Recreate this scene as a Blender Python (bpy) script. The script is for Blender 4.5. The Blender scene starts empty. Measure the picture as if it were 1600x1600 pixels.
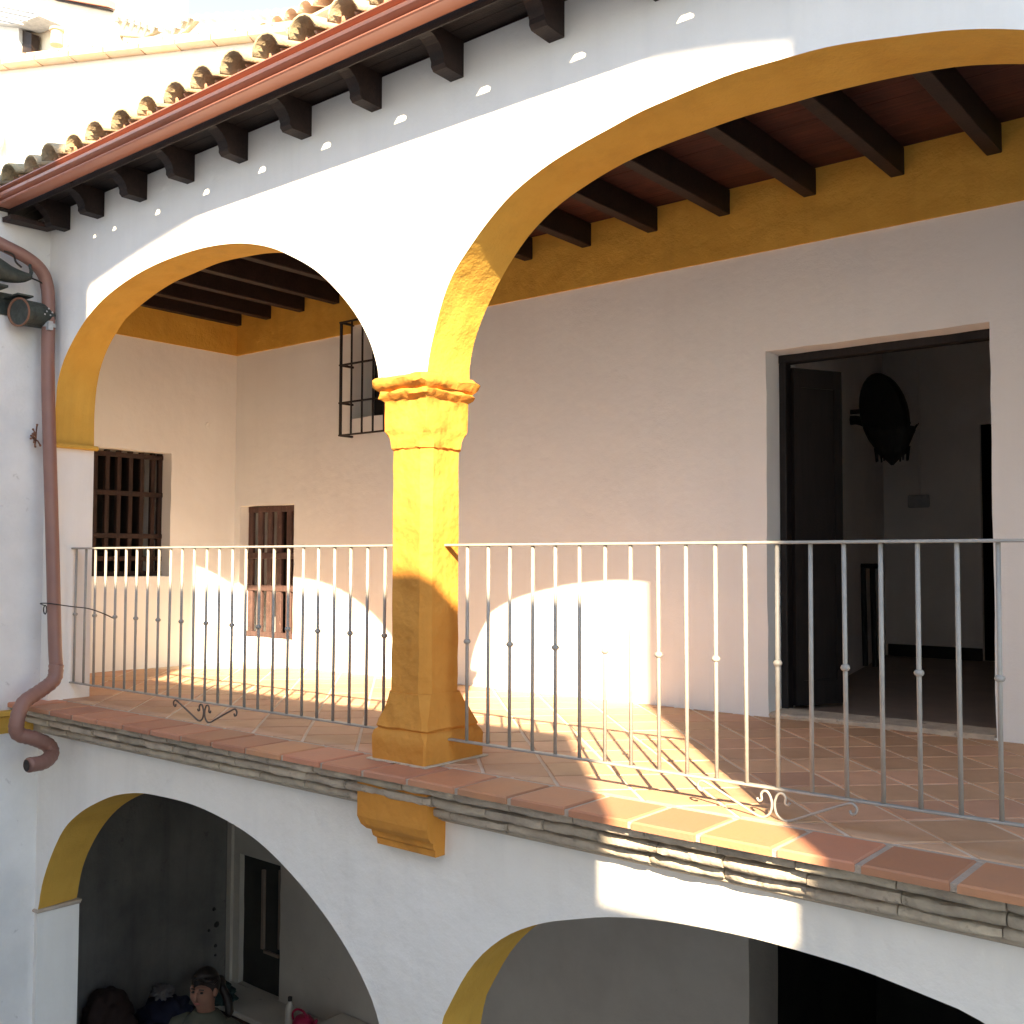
import bpy, bmesh, math, random
from mathutils import Vector, Matrix
from mathutils.geometry import tessellate_polygon
random.seed(7)
R = math.radians
S = bpy.context.scene
COL = S.collection

# ------------------------------------------------------------------ camera
cd = bpy.data.cameras.new('camera'); cam = bpy.data.objects.new('camera', cd); COL.objects.link(cam)
YAW, PIT, ROL, FPX = 0.68380, 0.04593, 0.0035, 1629.7
F = Vector((-math.sin(YAW)*math.cos(PIT), math.cos(YAW)*math.cos(PIT), math.sin(PIT)))
Rt = Vector((math.cos(YAW), math.sin(YAW), 0)); Up = Rt.cross(F)
R2 = math.cos(ROL)*Rt + math.sin(ROL)*Up; U2 = -math.sin(ROL)*Rt + math.cos(ROL)*Up
m = Matrix((R2, U2, -F)).transposed().to_4x4()
cam.matrix_world = m
cd.sensor_width = 36; cd.lens = FPX/1600*36; cd.clip_start = .05; cd.clip_end = 2000
S.camera = cam

# ------------------------------------------------------------------ world, sun, exposure
SD = Vector((-1.096, 1.26, -1.0)).normalized()          # direction the sunlight travels
SUN_EL = math.asin(-SD.z)
w = bpy.data.worlds.new('World'); S.world = w; w.use_nodes = True
nt = w.node_tree; nt.nodes.clear()
sky = nt.nodes.new('ShaderNodeTexSky'); sky.sky_type = 'NISHITA'; sky.sun_disc = False
sky.sun_elevation = SUN_EL; sky.sun_rotation = math.atan2(-SD.x, -SD.y)
sky.altitude = 2000; sky.air_density = .9; sky.dust_density = 0.0; sky.ozone_density = 2.2
bg = nt.nodes.new('ShaderNodeBackground'); bg.inputs[1].default_value = .15
ow = nt.nodes.new('ShaderNodeOutputWorld')
nt.links.new(sky.outputs[0], bg.inputs[0]); nt.links.new(bg.outputs[0], ow.inputs[0])
sl = bpy.data.lights.new('sun', 'SUN'); sl.energy = 3.8; sl.angle = R(.53); sl.color = (1, .93, .82)
so = bpy.data.objects.new('sun', sl); COL.objects.link(so)
so.rotation_euler = SD.to_track_quat('-Z', 'Y').to_euler(); so.location = (5, -6, 9)
S.view_settings.view_transform = 'Standard'; S.view_settings.look = 'None'
S.view_settings.exposure = 2.47
S.view_settings.use_white_balance = True; S.view_settings.white_balance_temperature = 9100   # the phone's daylight-shade balance; S.view_settings.gamma = 1
S.render.engine = 'CYCLES'
S.cycles.max_bounces = 12; S.cycles.diffuse_bounces = 7

# ------------------------------------------------------------------ materials
def mat(name, c1, c2=None, rough=.85, scale=3.0, fine=60.0, bump=.15, metal=0.0, rand=0.0, spots=None, spec=.3, wave=None, coarse=.0, dist=0.02, streak=0.0):
    """procedural: large-scale colour variation, fine grain, bump, per-object variation, dirt spots"""
    M = bpy.data.materials.new(name); M.use_nodes = True
    n = M.node_tree; n.nodes.clear(); L = n.links.new
    out = n.nodes.new('ShaderNodeOutputMaterial'); b = n.nodes.new('ShaderNodeBsdfPrincipled')
    L(b.outputs[0], out.inputs[0])
    b.inputs['Roughness'].default_value = rough; b.inputs['Metallic'].default_value = metal
    b.inputs['Specular IOR Level'].default_value = spec
    tc = n.nodes.new('ShaderNodeTexCoord'); co = tc.outputs['Object']
    geo = n.nodes.new('ShaderNodeNewGeometry'); co = geo.outputs['Position']
    no = n.nodes.new('ShaderNodeTexNoise'); no.inputs['Scale'].default_value = scale
    no.inputs['Detail'].default_value = 6; no.inputs['Roughness'].default_value = .6
    L(co, no.inputs['Vector'])
    c2 = c2 or tuple(x*.8 for x in c1)
    mx = n.nodes.new('ShaderNodeMix'); mx.data_type = 'RGBA'
    mx.inputs[6].default_value = (*c1, 1); mx.inputs[7].default_value = (*c2, 1)
    cr = n.nodes.new('ShaderNodeMapRange'); cr.inputs[1].default_value = .35; cr.inputs[2].default_value = .7
    L(no.outputs[0], cr.inputs[0]); L(cr.outputs[0], mx.inputs[0])
    col = mx.outputs[2]
    if wave:
        mp = n.nodes.new('ShaderNodeMapping'); mp.inputs['Scale'].default_value = wave
        L(co, mp.inputs[0]); wn = n.nodes.new('ShaderNodeTexNoise'); wn.inputs['Scale'].default_value = 1
        wn.inputs['Detail'].default_value = 5; L(mp.outputs[0], wn.inputs['Vector'])
        m2 = n.nodes.new('ShaderNodeMix'); m2.data_type = 'RGBA'; m2.blend_type = 'MULTIPLY'
        r2 = n.nodes.new('ShaderNodeMapRange'); r2.inputs[1].default_value = .3; r2.inputs[2].default_value = .7
        r2.inputs[3].default_value = .65; r2.inputs[4].default_value = 1.15
        L(wn.outputs[0], r2.inputs[0]); L(col, m2.inputs[6]); L(r2.outputs[0], m2.inputs[7]); m2.inputs[0].default_value = 1
        col = m2.outputs[2]
    if streak:
        mp = n.nodes.new('ShaderNodeMapping'); mp.inputs['Scale'].default_value = (7, 7, .55)
        L(co, mp.inputs[0]); wn = n.nodes.new('ShaderNodeTexNoise'); wn.inputs['Scale'].default_value = 1
        wn.inputs['Detail'].default_value = 7; wn.inputs['Roughness'].default_value = .65; L(mp.outputs[0], wn.inputs['Vector'])
        m2 = n.nodes.new('ShaderNodeMix'); m2.data_type = 'RGBA'; m2.blend_type = 'MULTIPLY'
        r2 = n.nodes.new('ShaderNodeMapRange'); r2.inputs[1].default_value = .48; r2.inputs[2].default_value = .75
        r2.inputs[3].default_value = 1; r2.inputs[4].default_value = 1-streak
        L(wn.outputs[0], r2.inputs[0]); L(col, m2.inputs[6]); L(r2.outputs[0], m2.inputs[7]); m2.inputs[0].default_value = 1
        col = m2.outputs[2]
    if spots:
        sn = n.nodes.new('ShaderNodeTexNoise'); sn.inputs['Scale'].default_value = spots[1]; sn.inputs['Detail'].default_value = 8
        sn.inputs['Roughness'].default_value = .7; L(co, sn.inputs['Vector'])
        r3 = n.nodes.new('ShaderNodeMapRange'); r3.inputs[1].default_value = spots[2]; r3.inputs[2].default_value = spots[2]+.12
        L(sn.outputs[0], r3.inputs[0])
        m3 = n.nodes.new('ShaderNodeMix'); m3.data_type = 'RGBA'; L(r3.outputs[0], m3.inputs[0]); L(col, m3.inputs[6])
        m3.inputs[7].default_value = (*spots[0], 1); col = m3.outputs[2]
    if rand:
        oi = n.nodes.new('ShaderNodeObjectInfo'); r4 = n.nodes.new('ShaderNodeMapRange')
        r4.inputs[3].default_value = 1-rand; r4.inputs[4].default_value = 1+rand; L(oi.outputs['Random'], r4.inputs[0])
        hs = n.nodes.new('ShaderNodeHueSaturation'); L(r4.outputs[0], hs.inputs['Value']); L(col, hs.inputs['Color'])
        r5 = n.nodes.new('ShaderNodeMapRange'); r5.inputs[3].default_value = .5+rand*.045; r5.inputs[4].default_value = .5-rand*.045
        mm = n.nodes.new('ShaderNodeMath'); mm.operation = 'MULTIPLY'; mm.inputs[1].default_value = 7.31
        fr = n.nodes.new('ShaderNodeMath'); fr.operation = 'FRACT'; L(oi.outputs['Random'], mm.inputs[0]); L(mm.outputs[0], fr.inputs[0])
        L(fr.outputs[0], r5.inputs[0]); L(r5.outputs[0], hs.inputs['Hue']); col = hs.outputs[0]
    L(col, b.inputs['Base Color'])
    f = n.nodes.new('ShaderNodeTexNoise'); f.inputs['Scale'].default_value = fine; f.inputs['Detail'].default_value = 4; L(co, f.inputs['Vector'])
    bp = n.nodes.new('ShaderNodeBump'); bp.inputs['Strength'].default_value = bump; bp.inputs['Distance'].default_value = .01
    L(f.outputs[0], bp.inputs['Height'])
    last = bp
    if coarse:
        g = n.nodes.new('ShaderNodeTexNoise'); g.inputs['Scale'].default_value = 4.5; g.inputs['Detail'].default_value = 3; L(co, g.inputs['Vector'])
        b2 = n.nodes.new('ShaderNodeBump'); b2.inputs['Strength'].default_value = coarse; b2.inputs['Distance'].default_value = dist
        L(g.outputs[0], b2.inputs['Height']); L(b2.outputs[0], bp.inputs['Normal'])
    L(bp.outputs[0], b.inputs['Normal'])
    return M
WHITE = mat('white_plaster', (.84, .82, .79), (.79, .77, .735), scale=1.6, fine=90, bump=.14, coarse=.6, dist=.03, streak=.05, spots=((.60, .56, .50), 13, .70))
WHITE_IN = mat('gallery_plaster', (.86, .87, .86), (.83, .835, .82), scale=1.8, fine=90, bump=.12, coarse=.4, dist=.025, streak=.03, spots=((.66, .62, .56), 10, .72))
WHITE_OLD = mat('stained_plaster', (.76, .745, .73), (.66, .65, .64), scale=3, fine=50, bump=.25, coarse=.8, spots=((.45, .43, .42), 11, .62))
OCHRE = mat('ochre_plaster', (.70, .40, .085), (.64, .35, .068), scale=3.5, fine=80, bump=.3, coarse=.8, dist=.03, streak=.12)
OCHRE_COL = mat('ochre_column_plaster', (.65, .275, .058), (.60, .24, .046), scale=4, fine=45, bump=.35, coarse=1.0, dist=.05, streak=.1, spots=((.48, .20, .03), 14, .66))
WOOD = mat('dark_wood', (.030, .016, .013), (.016, .009, .008), rough=.6, wave=(3, 60, 60), fine=120, bump=.25, scale=8)
WOOD_X = mat('dark_eave_board', (.030, .017, .014), (.016, .010, .009), rough=.65, wave=(2, 40, 40), fine=120, bump=.3, scale=6)
CEIL = mat('red_ceiling_board', (.085, .024, .018), (.05, .014, .012), rough=.7, wave=(3, 50, 50), fine=100, bump=.2, scale=5, rand=.12)
GRILLE_WOOD = mat('old_brown_wood', (.050, .026, .022), (.030, .018, .016), rough=.7, wave=(50, 50, 4), fine=100, bump=.3, scale=9)
SHUTTER = mat('shutter_wood', (.115, .062, .055), (.065, .036, .034), rough=.7, wave=(50, 50, 4), fine=100, bump=.3, scale=9, spots=((.42, .27, .22), 22, .62))
TERRA = mat('terracotta_tile', (.60, .35, .225), (.52, .30, .19), rough=.62, scale=5, fine=60, bump=.18, rand=.14, spots=((.46, .30, .21), 7, .66))
TERRA_RED = mat('red_edge_tile', (.50, .215, .12), (.44, .205, .125), rough=.6, scale=6, fine=60, bump=.18, rand=.16, spots=((.50, .35, .28), 26, .72))
GROUT = mat('mortar', (.74, .61, .48), (.64, .52, .41), scale=12, fine=120, bump=.4)
EDGE_MORTAR = mat('pale_mortar', (.50, .41, .33), (.40, .33, .27), scale=14, fine=120, bump=.5)
BRICK = mat('weathered_brick', (.56, .48, .39), (.40, .33, .27), rough=.95, scale=11, fine=42, bump=.8, rand=.16, coarse=.4, spots=((.17, .14, .115), 13, .60))
ROOFT = mat('lichen_roof_tile', (.50, .38, .24), (.36, .29, .19), rough=.95, scale=18, fine=70, bump=.6, rand=.18, spots=((.13, .11, .085), 22, .66))
ROOFR = mat('red_roof_tile', (.46, .20, .12), (.38, .24, .16), rough=.9, scale=14, fine=70, bump=.5, rand=.15)
FARTILE = mat('pale_roof_tile', (.62, .42, .28), (.55, .42, .33), rough=.9, scale=9, fine=50, bump=.4, rand=.15)
GUTTER = mat('brown_gutter_paint', (.46, .175, .11), (.42, .16, .105), rough=.36, scale=3, fine=30, bump=.03, spec=.5)
PIPE = mat('brown_pipe_paint', (.27, .13, .10), (.23, .11, .09), rough=.5, scale=5, fine=40, bump=.08, spec=.5, spots=((.34, .20, .16), 30, .68))
RAIL = mat('grey_rail_paint', (.36, .335, .30), (.30, .28, .25), rough=.45, scale=20, fine=80, bump=.15, spec=.5, spots=((.16, .12, .09), 40, .70))
IRON = mat('black_iron', (.018, .015, .014), (.03, .022, .018), rough=.6, scale=20, fine=80, bump=.2)
SCROLL = mat('scroll_iron', (.16, .13, .11), (.09, .06, .05), rough=.55, scale=20, fine=80, bump=.2)
DOOR = mat('black_door_wood', (.018, .014, .013), (.010, .008, .008), rough=.55, wave=(40, 40, 3), fine=90, bump=.2)
DARKW = mat('dark_plaster', (.19, .178, .172), (.12, .115, .11), scale=2, bump=.3, coarse=.5, streak=.2, spots=((.10, .09, .085), 5, .62))  # darker plaster tone with random spots and streaks
DARK = mat('unlit_room', (.05, .045, .04), (.03, .028, .026), rough=.95)  # near-black paints in the gloom of hollows; also colours skirting and marks
ROOMW = mat('room_plaster', (.80, .77, .74), (.72, .70, .67), scale=2, bump=.15, coarse=.4)
ROOMF = mat('room_floor', (.26, .20, .165), (.20, .155, .13), rough=.5, scale=5)
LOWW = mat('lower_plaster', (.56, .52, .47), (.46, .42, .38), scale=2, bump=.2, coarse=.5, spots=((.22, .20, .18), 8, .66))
STONE = mat('court_stone', (.30, .27, .24), (.22, .20, .18), scale=4, bump=.4, spots=((.14, .13, .11), 7, .6))
LAMP = mat('patina_metal', (.045, .055, .048), (.02, .024, .022), rough=.5, scale=25, fine=60, bump=.3, spots=((.35, .34, .32), 60, .70))
GREYM = mat('grey_metal', (.45, .45, .45), (.35, .35, .35), rough=.5, scale=20)
SALMON = mat('salmon_paint', (.62, .25, .19), (.58, .24, .18), scale=5)
FARWHITE = mat('white_plaster', (.84, .82, .79), (.79, .77, .735), scale=1.6, fine=90, bump=.14, coarse=.6, dist=.03, streak=.05, spots=((.60, .56, .50), 13, .70))
FARCREAM = mat('cream_wall', (.76, .68, .58), (.70, .62, .52), scale=2, bump=.1)
CORRU = mat('grey_sheet', (.42, .42, .43), (.28, .29, .31), rough=.6, scale=9, spots=((.12, .12, .12), 12, .6))
def flat(name, c, rough=.7, **k): return mat(name, c, tuple(x*.85 for x in c), rough=rough, **k)
SKIN = flat('skin', (.24, .115, .08), .6); HAIR = flat('dark_hair', (.012, .008, .007), .45)
SHIRT = flat('olive_shirt', (.065, .065, .048), .9); TROUS = flat('dark_trousers', (.03, .03, .035), .9)
PINK = flat('crimson_plastic', (.42, .02, .07), .35); BOTTLE = flat('pale_plastic', (.55, .53, .50), .3)
NAVY = flat('navy_cloth', (.022, .025, .05), .9); PALE = flat('pale_cloth', (.20, .185, .19), .9); TEAL = flat('teal_cloth', (.015, .035, .035), .9)
TWIG = flat('dry_twig', (.24, .11, .07), .9); REDBROWN = flat('redbrown_wood', (.045, .025, .022), .85)

# ------------------------------------------------------------------ helpers
WL = {}          # object name -> world location
def mesh_data(name, verts, faces, mats, smooth=False, fm=None):
    me = bpy.data.meshes.new(name); me.from_pydata(verts, [], faces)
    for q in (mats if isinstance(mats, (list, tuple)) else [mats]): me.materials.append(q)
    if fm:
        for p, i in zip(me.polygons, fm): p.material_index = i
    bm = bmesh.new(); bm.from_mesh(me); bmesh.ops.recalc_face_normals(bm, faces=bm.faces); bm.to_mesh(me); bm.free()
    if smooth: me.polygons.foreach_set('use_smooth', [True]*len(me.polygons))
    me.update(); return me
def link(name, data, loc, parent=None, rot=(0, 0, 0), **props):
    o = bpy.data.objects.new(name, data); COL.objects.link(o)
    loc = Vector(loc); WL[o.name] = loc.copy()
    if parent: o.parent = parent; o.location = loc-WL[parent.name]
    else: o.location = loc
    o.rotation_euler = rot
    for k, v in props.items(): o[k] = v
    return o
def obj(name, verts, faces, mats, parent=None, smooth=False, fm=None, base=False, **props):
    """verts in world coordinates; origin goes to the bounding-box centre"""
    vs = [Vector(v) for v in verts]
    lo = Vector([min(v[i] for v in vs) for i in range(3)]); hi = Vector([max(v[i] for v in vs) for i in range(3)])
    c = (lo+hi)/2
    if base or not parent: c.z = lo.z
    me = mesh_data(name, [v-c for v in vs], faces, mats, smooth, fm)
    return link(name, me, c, parent, **props)
def empty(name, loc, label, cat, group=None):
    o = link(name, None, loc); o.empty_display_size = .1; o['label'] = label; o['category'] = cat
    if group: o['group'] = group
    return o
def boxg(x0, x1, y0, y1, z0, z1):
    v = [(x0, y0, z0), (x1, y0, z0), (x1, y1, z0), (x0, y1, z0), (x0, y0, z1), (x1, y0, z1), (x1, y1, z1), (x0, y1, z1)]
    return v, [(0, 3, 2, 1), (4, 5, 6, 7), (0, 1, 5, 4), (1, 2, 6, 5), (2, 3, 7, 6), (3, 0, 4, 7)]
def join(*parts):
    V, Fc = [], []
    for v, f in parts:
        k = len(V); V += list(v); Fc += [tuple(i+k for i in q) for q in f]
    return V, Fc
def bevbox(x0, x1, y0, y1, z0, z1, b=.006, jit=0.0, seg=1):
    bm = bmesh.new(); bmesh.ops.create_cube(bm, size=1)
    for v in bm.verts: v.co = Vector(((x0+x1)/2+v.co.x*(x1-x0), (y0+y1)/2+v.co.y*(y1-y0), (z0+z1)/2+v.co.z*(z1-z0)))
    bmesh.ops.bevel(bm, geom=list(bm.edges), offset=b, segments=seg, affect='EDGES')
    if jit:
        for v in bm.verts: v.co += Vector([random.uniform(-jit, jit) for _ in range(3)])
    bm.verts.index_update()
    r = ([tuple(v.co) for v in bm.verts], [tuple(v.index for v in f.verts) for f in bm.faces]); bm.free(); return r
def box(name, x0, x1, y0, y1, z0, z1, m_, parent=None, b=0, **p):
    v, f = bevbox(x0, x1, y0, y1, z0, z1, b) if b else boxg(x0, x1, y0, y1, z0, z1)
    return obj(name, v, f, m_, parent, **p)
def tube(pts, r, n=10, cap=True, square=False, twist=0.0):
    """swept tube along points; r number or list"""
    P = [Vector(p) for p in pts]; V = []; Fc = []
    rr = r if isinstance(r, (list, tuple)) else [r]*len(P)
    t0 = (P[1]-P[0]).normalized(); a = Vector((0, 0, 1)) if abs(t0.z) < .9 else Vector((1, 0, 0))
    u = t0.cross(a).normalized()
    for i, p in enumerate(P):
        t = ((P[min(i+1, len(P)-1)]-p).normalized() + (p-P[max(i-1, 0)]).normalized())
        t = t.normalized() if t.length > 1e-6 else t0
        u = (u-t*u.dot(t)).normalized(); w_ = t.cross(u)
        for k in range(n):
            an = 2*math.pi*k/n + (math.pi/4 if square else 0)
            V.append(p+rr[i]*(math.cos(an)*u+math.sin(an)*w_))
    for i in range(len(P)-1):
        for k in range(n):
            Fc.append((i*n+k, i*n+(k+1) % n, (i+1)*n+(k+1) % n, (i+1)*n+k))
    if cap: Fc += [tuple(range(n))[::-1], tuple(range((len(P)-1)*n, len(P)*n))]
    return V, Fc
def lathe(prof, c, n=16, axis='z'):
    V = []; Fc = []
    for r, h in prof:
        for k in range(n):
            a = 2*math.pi*k/n
            if axis == 'z': V.append((c[0]+r*math.cos(a), c[1]+r*math.sin(a), c[2]+h))
            elif axis == 'y': V.append((c[0]+r*math.cos(a), c[1]+h, c[2]+r*math.sin(a)))
            else: V.append((c[0]+h, c[1]+r*math.cos(a), c[2]+r*math.sin(a)))
    for i in range(len(prof)-1):
        for k in range(n): Fc.append((i*n+k, i*n+(k+1) % n, (i+1)*n+(k+1) % n, (i+1)*n+k))
    Fc += [tuple(range(n))[::-1], tuple(range((len(prof)-1)*n, len(prof)*n))]
    return V, Fc
def smooth_path(pts, k=6):
    P = [Vector(p) for p in pts]; P = [P[0]*2-P[1]]+P+[P[-1]*2-P[-2]]; out = []
    for i in range(1, len(P)-2):
        for j in range(k):
            t = j/k; a, b, c, d = P[i-1:i+3]
            out.append(.5*((2*b)+(-a+c)*t+(2*a-5*b+4*c-d)*t*t+(-a+3*b-3*c+d)*t**3))
    out.append(P[-2]); return out
def plate(name, outer, holes, plane, v0, v1, mats, parent=None, rim=None, **props):
    """slab: polygon 'outer' minus 'holes' (2-D), standing in plane 'xz' (at y) or 'yz' (at x), from v0 to v1.
    rim: material index of the hole sides"""
    loops = [outer]+holes
    def P3(a, v): return Vector((a[0], v, a[1])) if plane == 'xz' else Vector((v, a[0], a[1])) if plane == 'yz' else Vector((a[0], a[1], v))
    tri = tessellate_polygon([[Vector((a[0], a[1], 0)) for a in lp] for lp in loops])
    pts = [a for lp in loops for a in lp]; n = len(pts)
    V = [P3(a, v0) for a in pts]+[P3(a, v1) for a in pts]
    Fc = [tuple(t) for t in tri]+[tuple(i+n for i in t)[::-1] for t in tri]; fm = [0]*len(Fc)
    k = 0
    for li, lp in enumerate(loops):
        q = len(lp)
        for i in range(q):
            a, b = k+i, k+(i+1) % q; Fc.append((a, b, b+n, a+n)); fm.append(rim if (li and rim is not None) else 0)
        k += q
    return obj(name, V, Fc, mats, parent, fm=fm, **props)
def rect(a0, a1, b0, b1): return [(a0, b0), (a1, b0), (a1, b1), (a0, b1)]
def rough_rect(a0, a1, b0, b1, j=.006, step=.12):
    pts = []
    cs = rect(a0, a1, b0, b1)
    for i in range(4):
        p, q = cs[i], cs[(i+1) % 4]; L = math.hypot(q[0]-p[0], q[1]-p[1]); n = max(1, int(L/step))
        for k in range(n):
            t = k/n; pts.append((p[0]+(q[0]-p[0])*t+random.uniform(-j, j), p[1]+(q[1]-p[1])*t+random.uniform(-j, j)))
    return pts
def sm2(l, k=4):
    return [(p[0], p[1]) for p in smooth_path([(a[0], a[1], 0) for a in l], k)]

def autosmooth(o, deg):
    me = o.data; me.polygons.foreach_set('use_smooth', [True]*len(me.polygons))
    bm = bmesh.new(); bm.from_mesh(me)
    for e in bm.edges:
        if len(e.link_faces) == 2 and e.calc_face_angle(0) > R(deg): e.smooth = False
    bm.to_mesh(me); bm.free()
FZ = -.909          # gallery floor
LZ = -4.15          # courtyard floor
YF, YB = 3.33, 3.61  # faces of the arcade wall
BW = 5.7            # back wall face
EX = -7.87          # end wall face
LX = -6.64          # face of the left wing

# ------------------------------------------------------------------ ground
gv, gf = [(-300, -300, LZ-.1), (300, -300, LZ-.1), (300, 300, LZ-.1), (-300, 300, LZ-.1)], [(0, 1, 2, 3)]
obj('ground', gv, gf, STONE, kind='structure')

# ------------------------------------------------------------------ arcade wall (upper)
RF = [(-3.203, .83), (-3.201, .851), (-3.179, .949), (-3.118, 1.126), (-3.051, 1.249), (-2.951, 1.352), (-2.853, 1.438), (-2.72, 1.53), (-2.551, 1.602), (-2.391, 1.647), (-2.238, 1.679), (-2.091, 1.708), (-1.951, 1.723), (-1.817, 1.735), (-1.689, 1.742), (-1.495, 1.736), (-1.335, 1.727), (-1.123, 1.691), (-.926, 1.65), (-.744, 1.59), (-.55, 1.50), (-.38, 1.38), (-.25, 1.23), (-.17, 1.06), (-.14, .9), (-.14, .83)]
RB = [(-3.20, .83), (-3.200, .892), (-3.172, 1.008), (-3.118, 1.121), (-3.079, 1.184), (-3.015, 1.275), (-2.936, 1.366), (-2.855, 1.443), (-2.765, 1.506), (-2.66, 1.561), (-2.524, 1.609), (-2.394, 1.645), (-2.267, 1.669), (-2.116, 1.686), (-1.971, 1.696), (-1.805, 1.705), (-1.622, 1.704), (-1.474, 1.703), (-1.286, 1.694), (-1.132, 1.68), (-.965, 1.654), (-.75, 1.59), (-.55, 1.49), (-.38, 1.37), (-.25, 1.22), (-.16, 1.05), (-.14, .9), (-.14, .83)]
LF = [(-6.53, .74), (-6.527, .90), (-6.515, 1.03), (-6.505, 1.126), (-6.448, 1.244), (-6.35, 1.355), (-6.197, 1.477), (-6.01, 1.575), (-5.791, 1.643), (-5.547, 1.69), (-5.313, 1.713), (-5.028, 1.72), (-4.788, 1.707), (-4.56, 1.673), (-4.342, 1.612), (-4.16, 1.531), (-3.985, 1.435), (-3.841, 1.325), (-3.711, 1.202), (-3.62, 1.09), (-3.557, .982), (-3.517, .872), (-3.512, .83)]
LB = [(-6.54, .74), (-6.545, .9), (-6.542, .994), (-6.525, 1.132), (-6.473, 1.277), (-6.381, 1.400), (-6.267, 1.495), (-6.154, 1.566), (-5.896, 1.648), (-5.65, 1.701), (-5.381, 1.726), (-5.156, 1.741), (-4.881, 1.728), (-4.65, 1.704), (-4.4, 1.645), (-4.2, 1.56), (-4.0, 1.455), (-3.85, 1.34), (-3.72, 1.21), (-3.63, 1.09), (-3.56, .98), (-3.52, .87), (-3.512, .83)]
def resample(l, n):
    p = sm2(l, 5); d = [0]
    for a, b in zip(p, p[1:]): d.append(d[-1]+math.hypot(b[0]-a[0], b[1]-a[1]))
    out = []; j = 0
    for i in range(n):
        t = d[-1]*i/(n-1)
        while j < len(p)-2 and d[j+1] < t: j += 1
        u = (t-d[j])/max(1e-9, d[j+1]-d[j]); u = min(1, u)
        out.append((p[j][0]+(p[j+1][0]-p[j][0])*u, p[j][1]+(p[j+1][1]-p[j][1])*u))
    return out
N = 72
rf, rb, lf, lb = resample(RF, N), resample(RB, N), resample(LF, N), resample(LB, N)
RIGHT_END = 1.6
def wall_face(poly, y):
    tri = tessellate_polygon([[Vector((a[0], a[1], 0)) for a in poly]])
    return [Vector((a[0], y, a[1])) for a in poly], [tuple(t) for t in tri]
def strip(A, ya, B, yb):
    n = len(A); return [Vector((a[0], ya, a[1])) for a in A]+[Vector((a[0], yb, a[1])) for a in B], [(i, i+1, n+i+1, n+i) for i in range(n-1)]
aw = empty('arcade_wall', (-3.36, 3.47, .8), 'white plastered upper arcade wall pierced by two arches with ochre soffits', 'wall')
TOPZ = 2.262
def up_poly(l, r):
    return [(-8.3, FZ-.2), (-6.53, FZ-.2)] + l + r + [(-.14, .83), (.17, .83), (.17, TOPZ-.7), (RIGHT_END, TOPZ-.7), (RIGHT_END, TOPZ), (-8.3, TOPZ)]
f1 = wall_face(up_poly(lf, rf), YF); f2 = wall_face(up_poly(lb, rb), YB)
obj('wall_face', *join(f1, f2), WHITE, aw)
obj('pier_side', [(-6.53, YF, FZ-.2), (-6.53, YB, FZ-.2), (-6.54, YB, .74), (-6.53, YF, .74)], [(0, 1, 2, 3)], WHITE, aw)
obj('arch_soffit', *strip(lf, YF, lb, YB), OCHRE, aw, smooth=True)
obj('arch_soffit', *strip(rf, YF, rb, YB), OCHRE, aw, smooth=True)
# impost ledge at the left springing
iv, if_ = bevbox(-6.56, -6.495, YF-.012, YB+.012, .715, .745, .008, .003)
obj('impost', iv, if_, OCHRE, aw)

# ------------------------------------------------------------------ arcade wall (lower)
BF = [(-6.60, -2.247), (-6.588, -2.227), (-6.561, -2.102), (-6.502, -1.97), (-6.404, -1.813), (-6.276, -1.664), (-6.103, -1.549), (-5.92, -1.464), (-5.709, -1.388), (-5.471, -1.340), (-5.243, -1.325), (-4.936, -1.325), (-4.648, -1.358), (-4.377, -1.418), (-4.122, -1.523), (-3.881, -1.658), (-3.699, -1.794), (-3.567, -1.925), (-3.482, -2.054), (-3.42, -2.25), (-3.40, -2.5)]
BR = [(-3.15, -2.5), (-3.14, -2.25), (-3.09, -1.974), (-3.036, -1.866), (-2.947, -1.724), (-2.842, -1.608), (-2.706, -1.507), (-2.544, -1.431), (-2.388, -1.383), (-2.24, -1.343), (-2.044, -1.31), (-1.834, -1.294), (-1.638, -1.287), (-1.455, -1.291), (-1.284, -1.300), (-1.123, -1.321), (-1.009, -1.339), (-.909, -1.363), (-.6, -1.5), (-.35, -1.7), (-.2, -1.95), (-.13, -2.25), (-.12, -2.5)]
bl, br = resample(BF, N), resample(BR, N)
BLB = [(-6.64, -2.25), (-6.629, -2.228), (-6.58, -2.052), (-6.482, -1.89), (-6.33, -1.721), (-6.144, -1.578), (-5.927, -1.471), (-5.7, -1.40), (-5.471, -1.35), (-5.243, -1.335), (-4.936, -1.335), (-4.648, -1.365), (-4.377, -1.425), (-4.122, -1.53), (-3.881, -1.66), (-3.699, -1.80), (-3.567, -1.925), (-3.482, -2.054), (-3.42, -2.25), (-3.40, -2.5)]
blb = resample(BLB, N)
lw = empty('lower_arcade_wall', (-3.27, 3.47, LZ), 'white plastered lower arcade wall below the gallery edge with two wide arches', 'wall')
LT = -1.04
def low_poly(l, r):
    return [(-8.3, LZ-.1), (-6.6, LZ-.1)] + l + [(-3.40, LZ-.1), (-3.15, LZ-.1)] + r + [(-.12, LZ-.1), (RIGHT_END, LZ-.1), (RIGHT_END, LT), (-8.3, LT)]
f1 = wall_face(low_poly(bl, br), YF); f2 = wall_face(low_poly(blb, br), YB)
obj('wall_face', *join(f1, f2), WHITE, lw)
obj('arch_soffit', *strip(bl, YF, blb, YB), OCHRE, lw, smooth=True)
obj('arch_soffit', *strip(br, YF, br, YB), OCHRE, lw, smooth=True)
pv, pf = [], []
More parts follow.
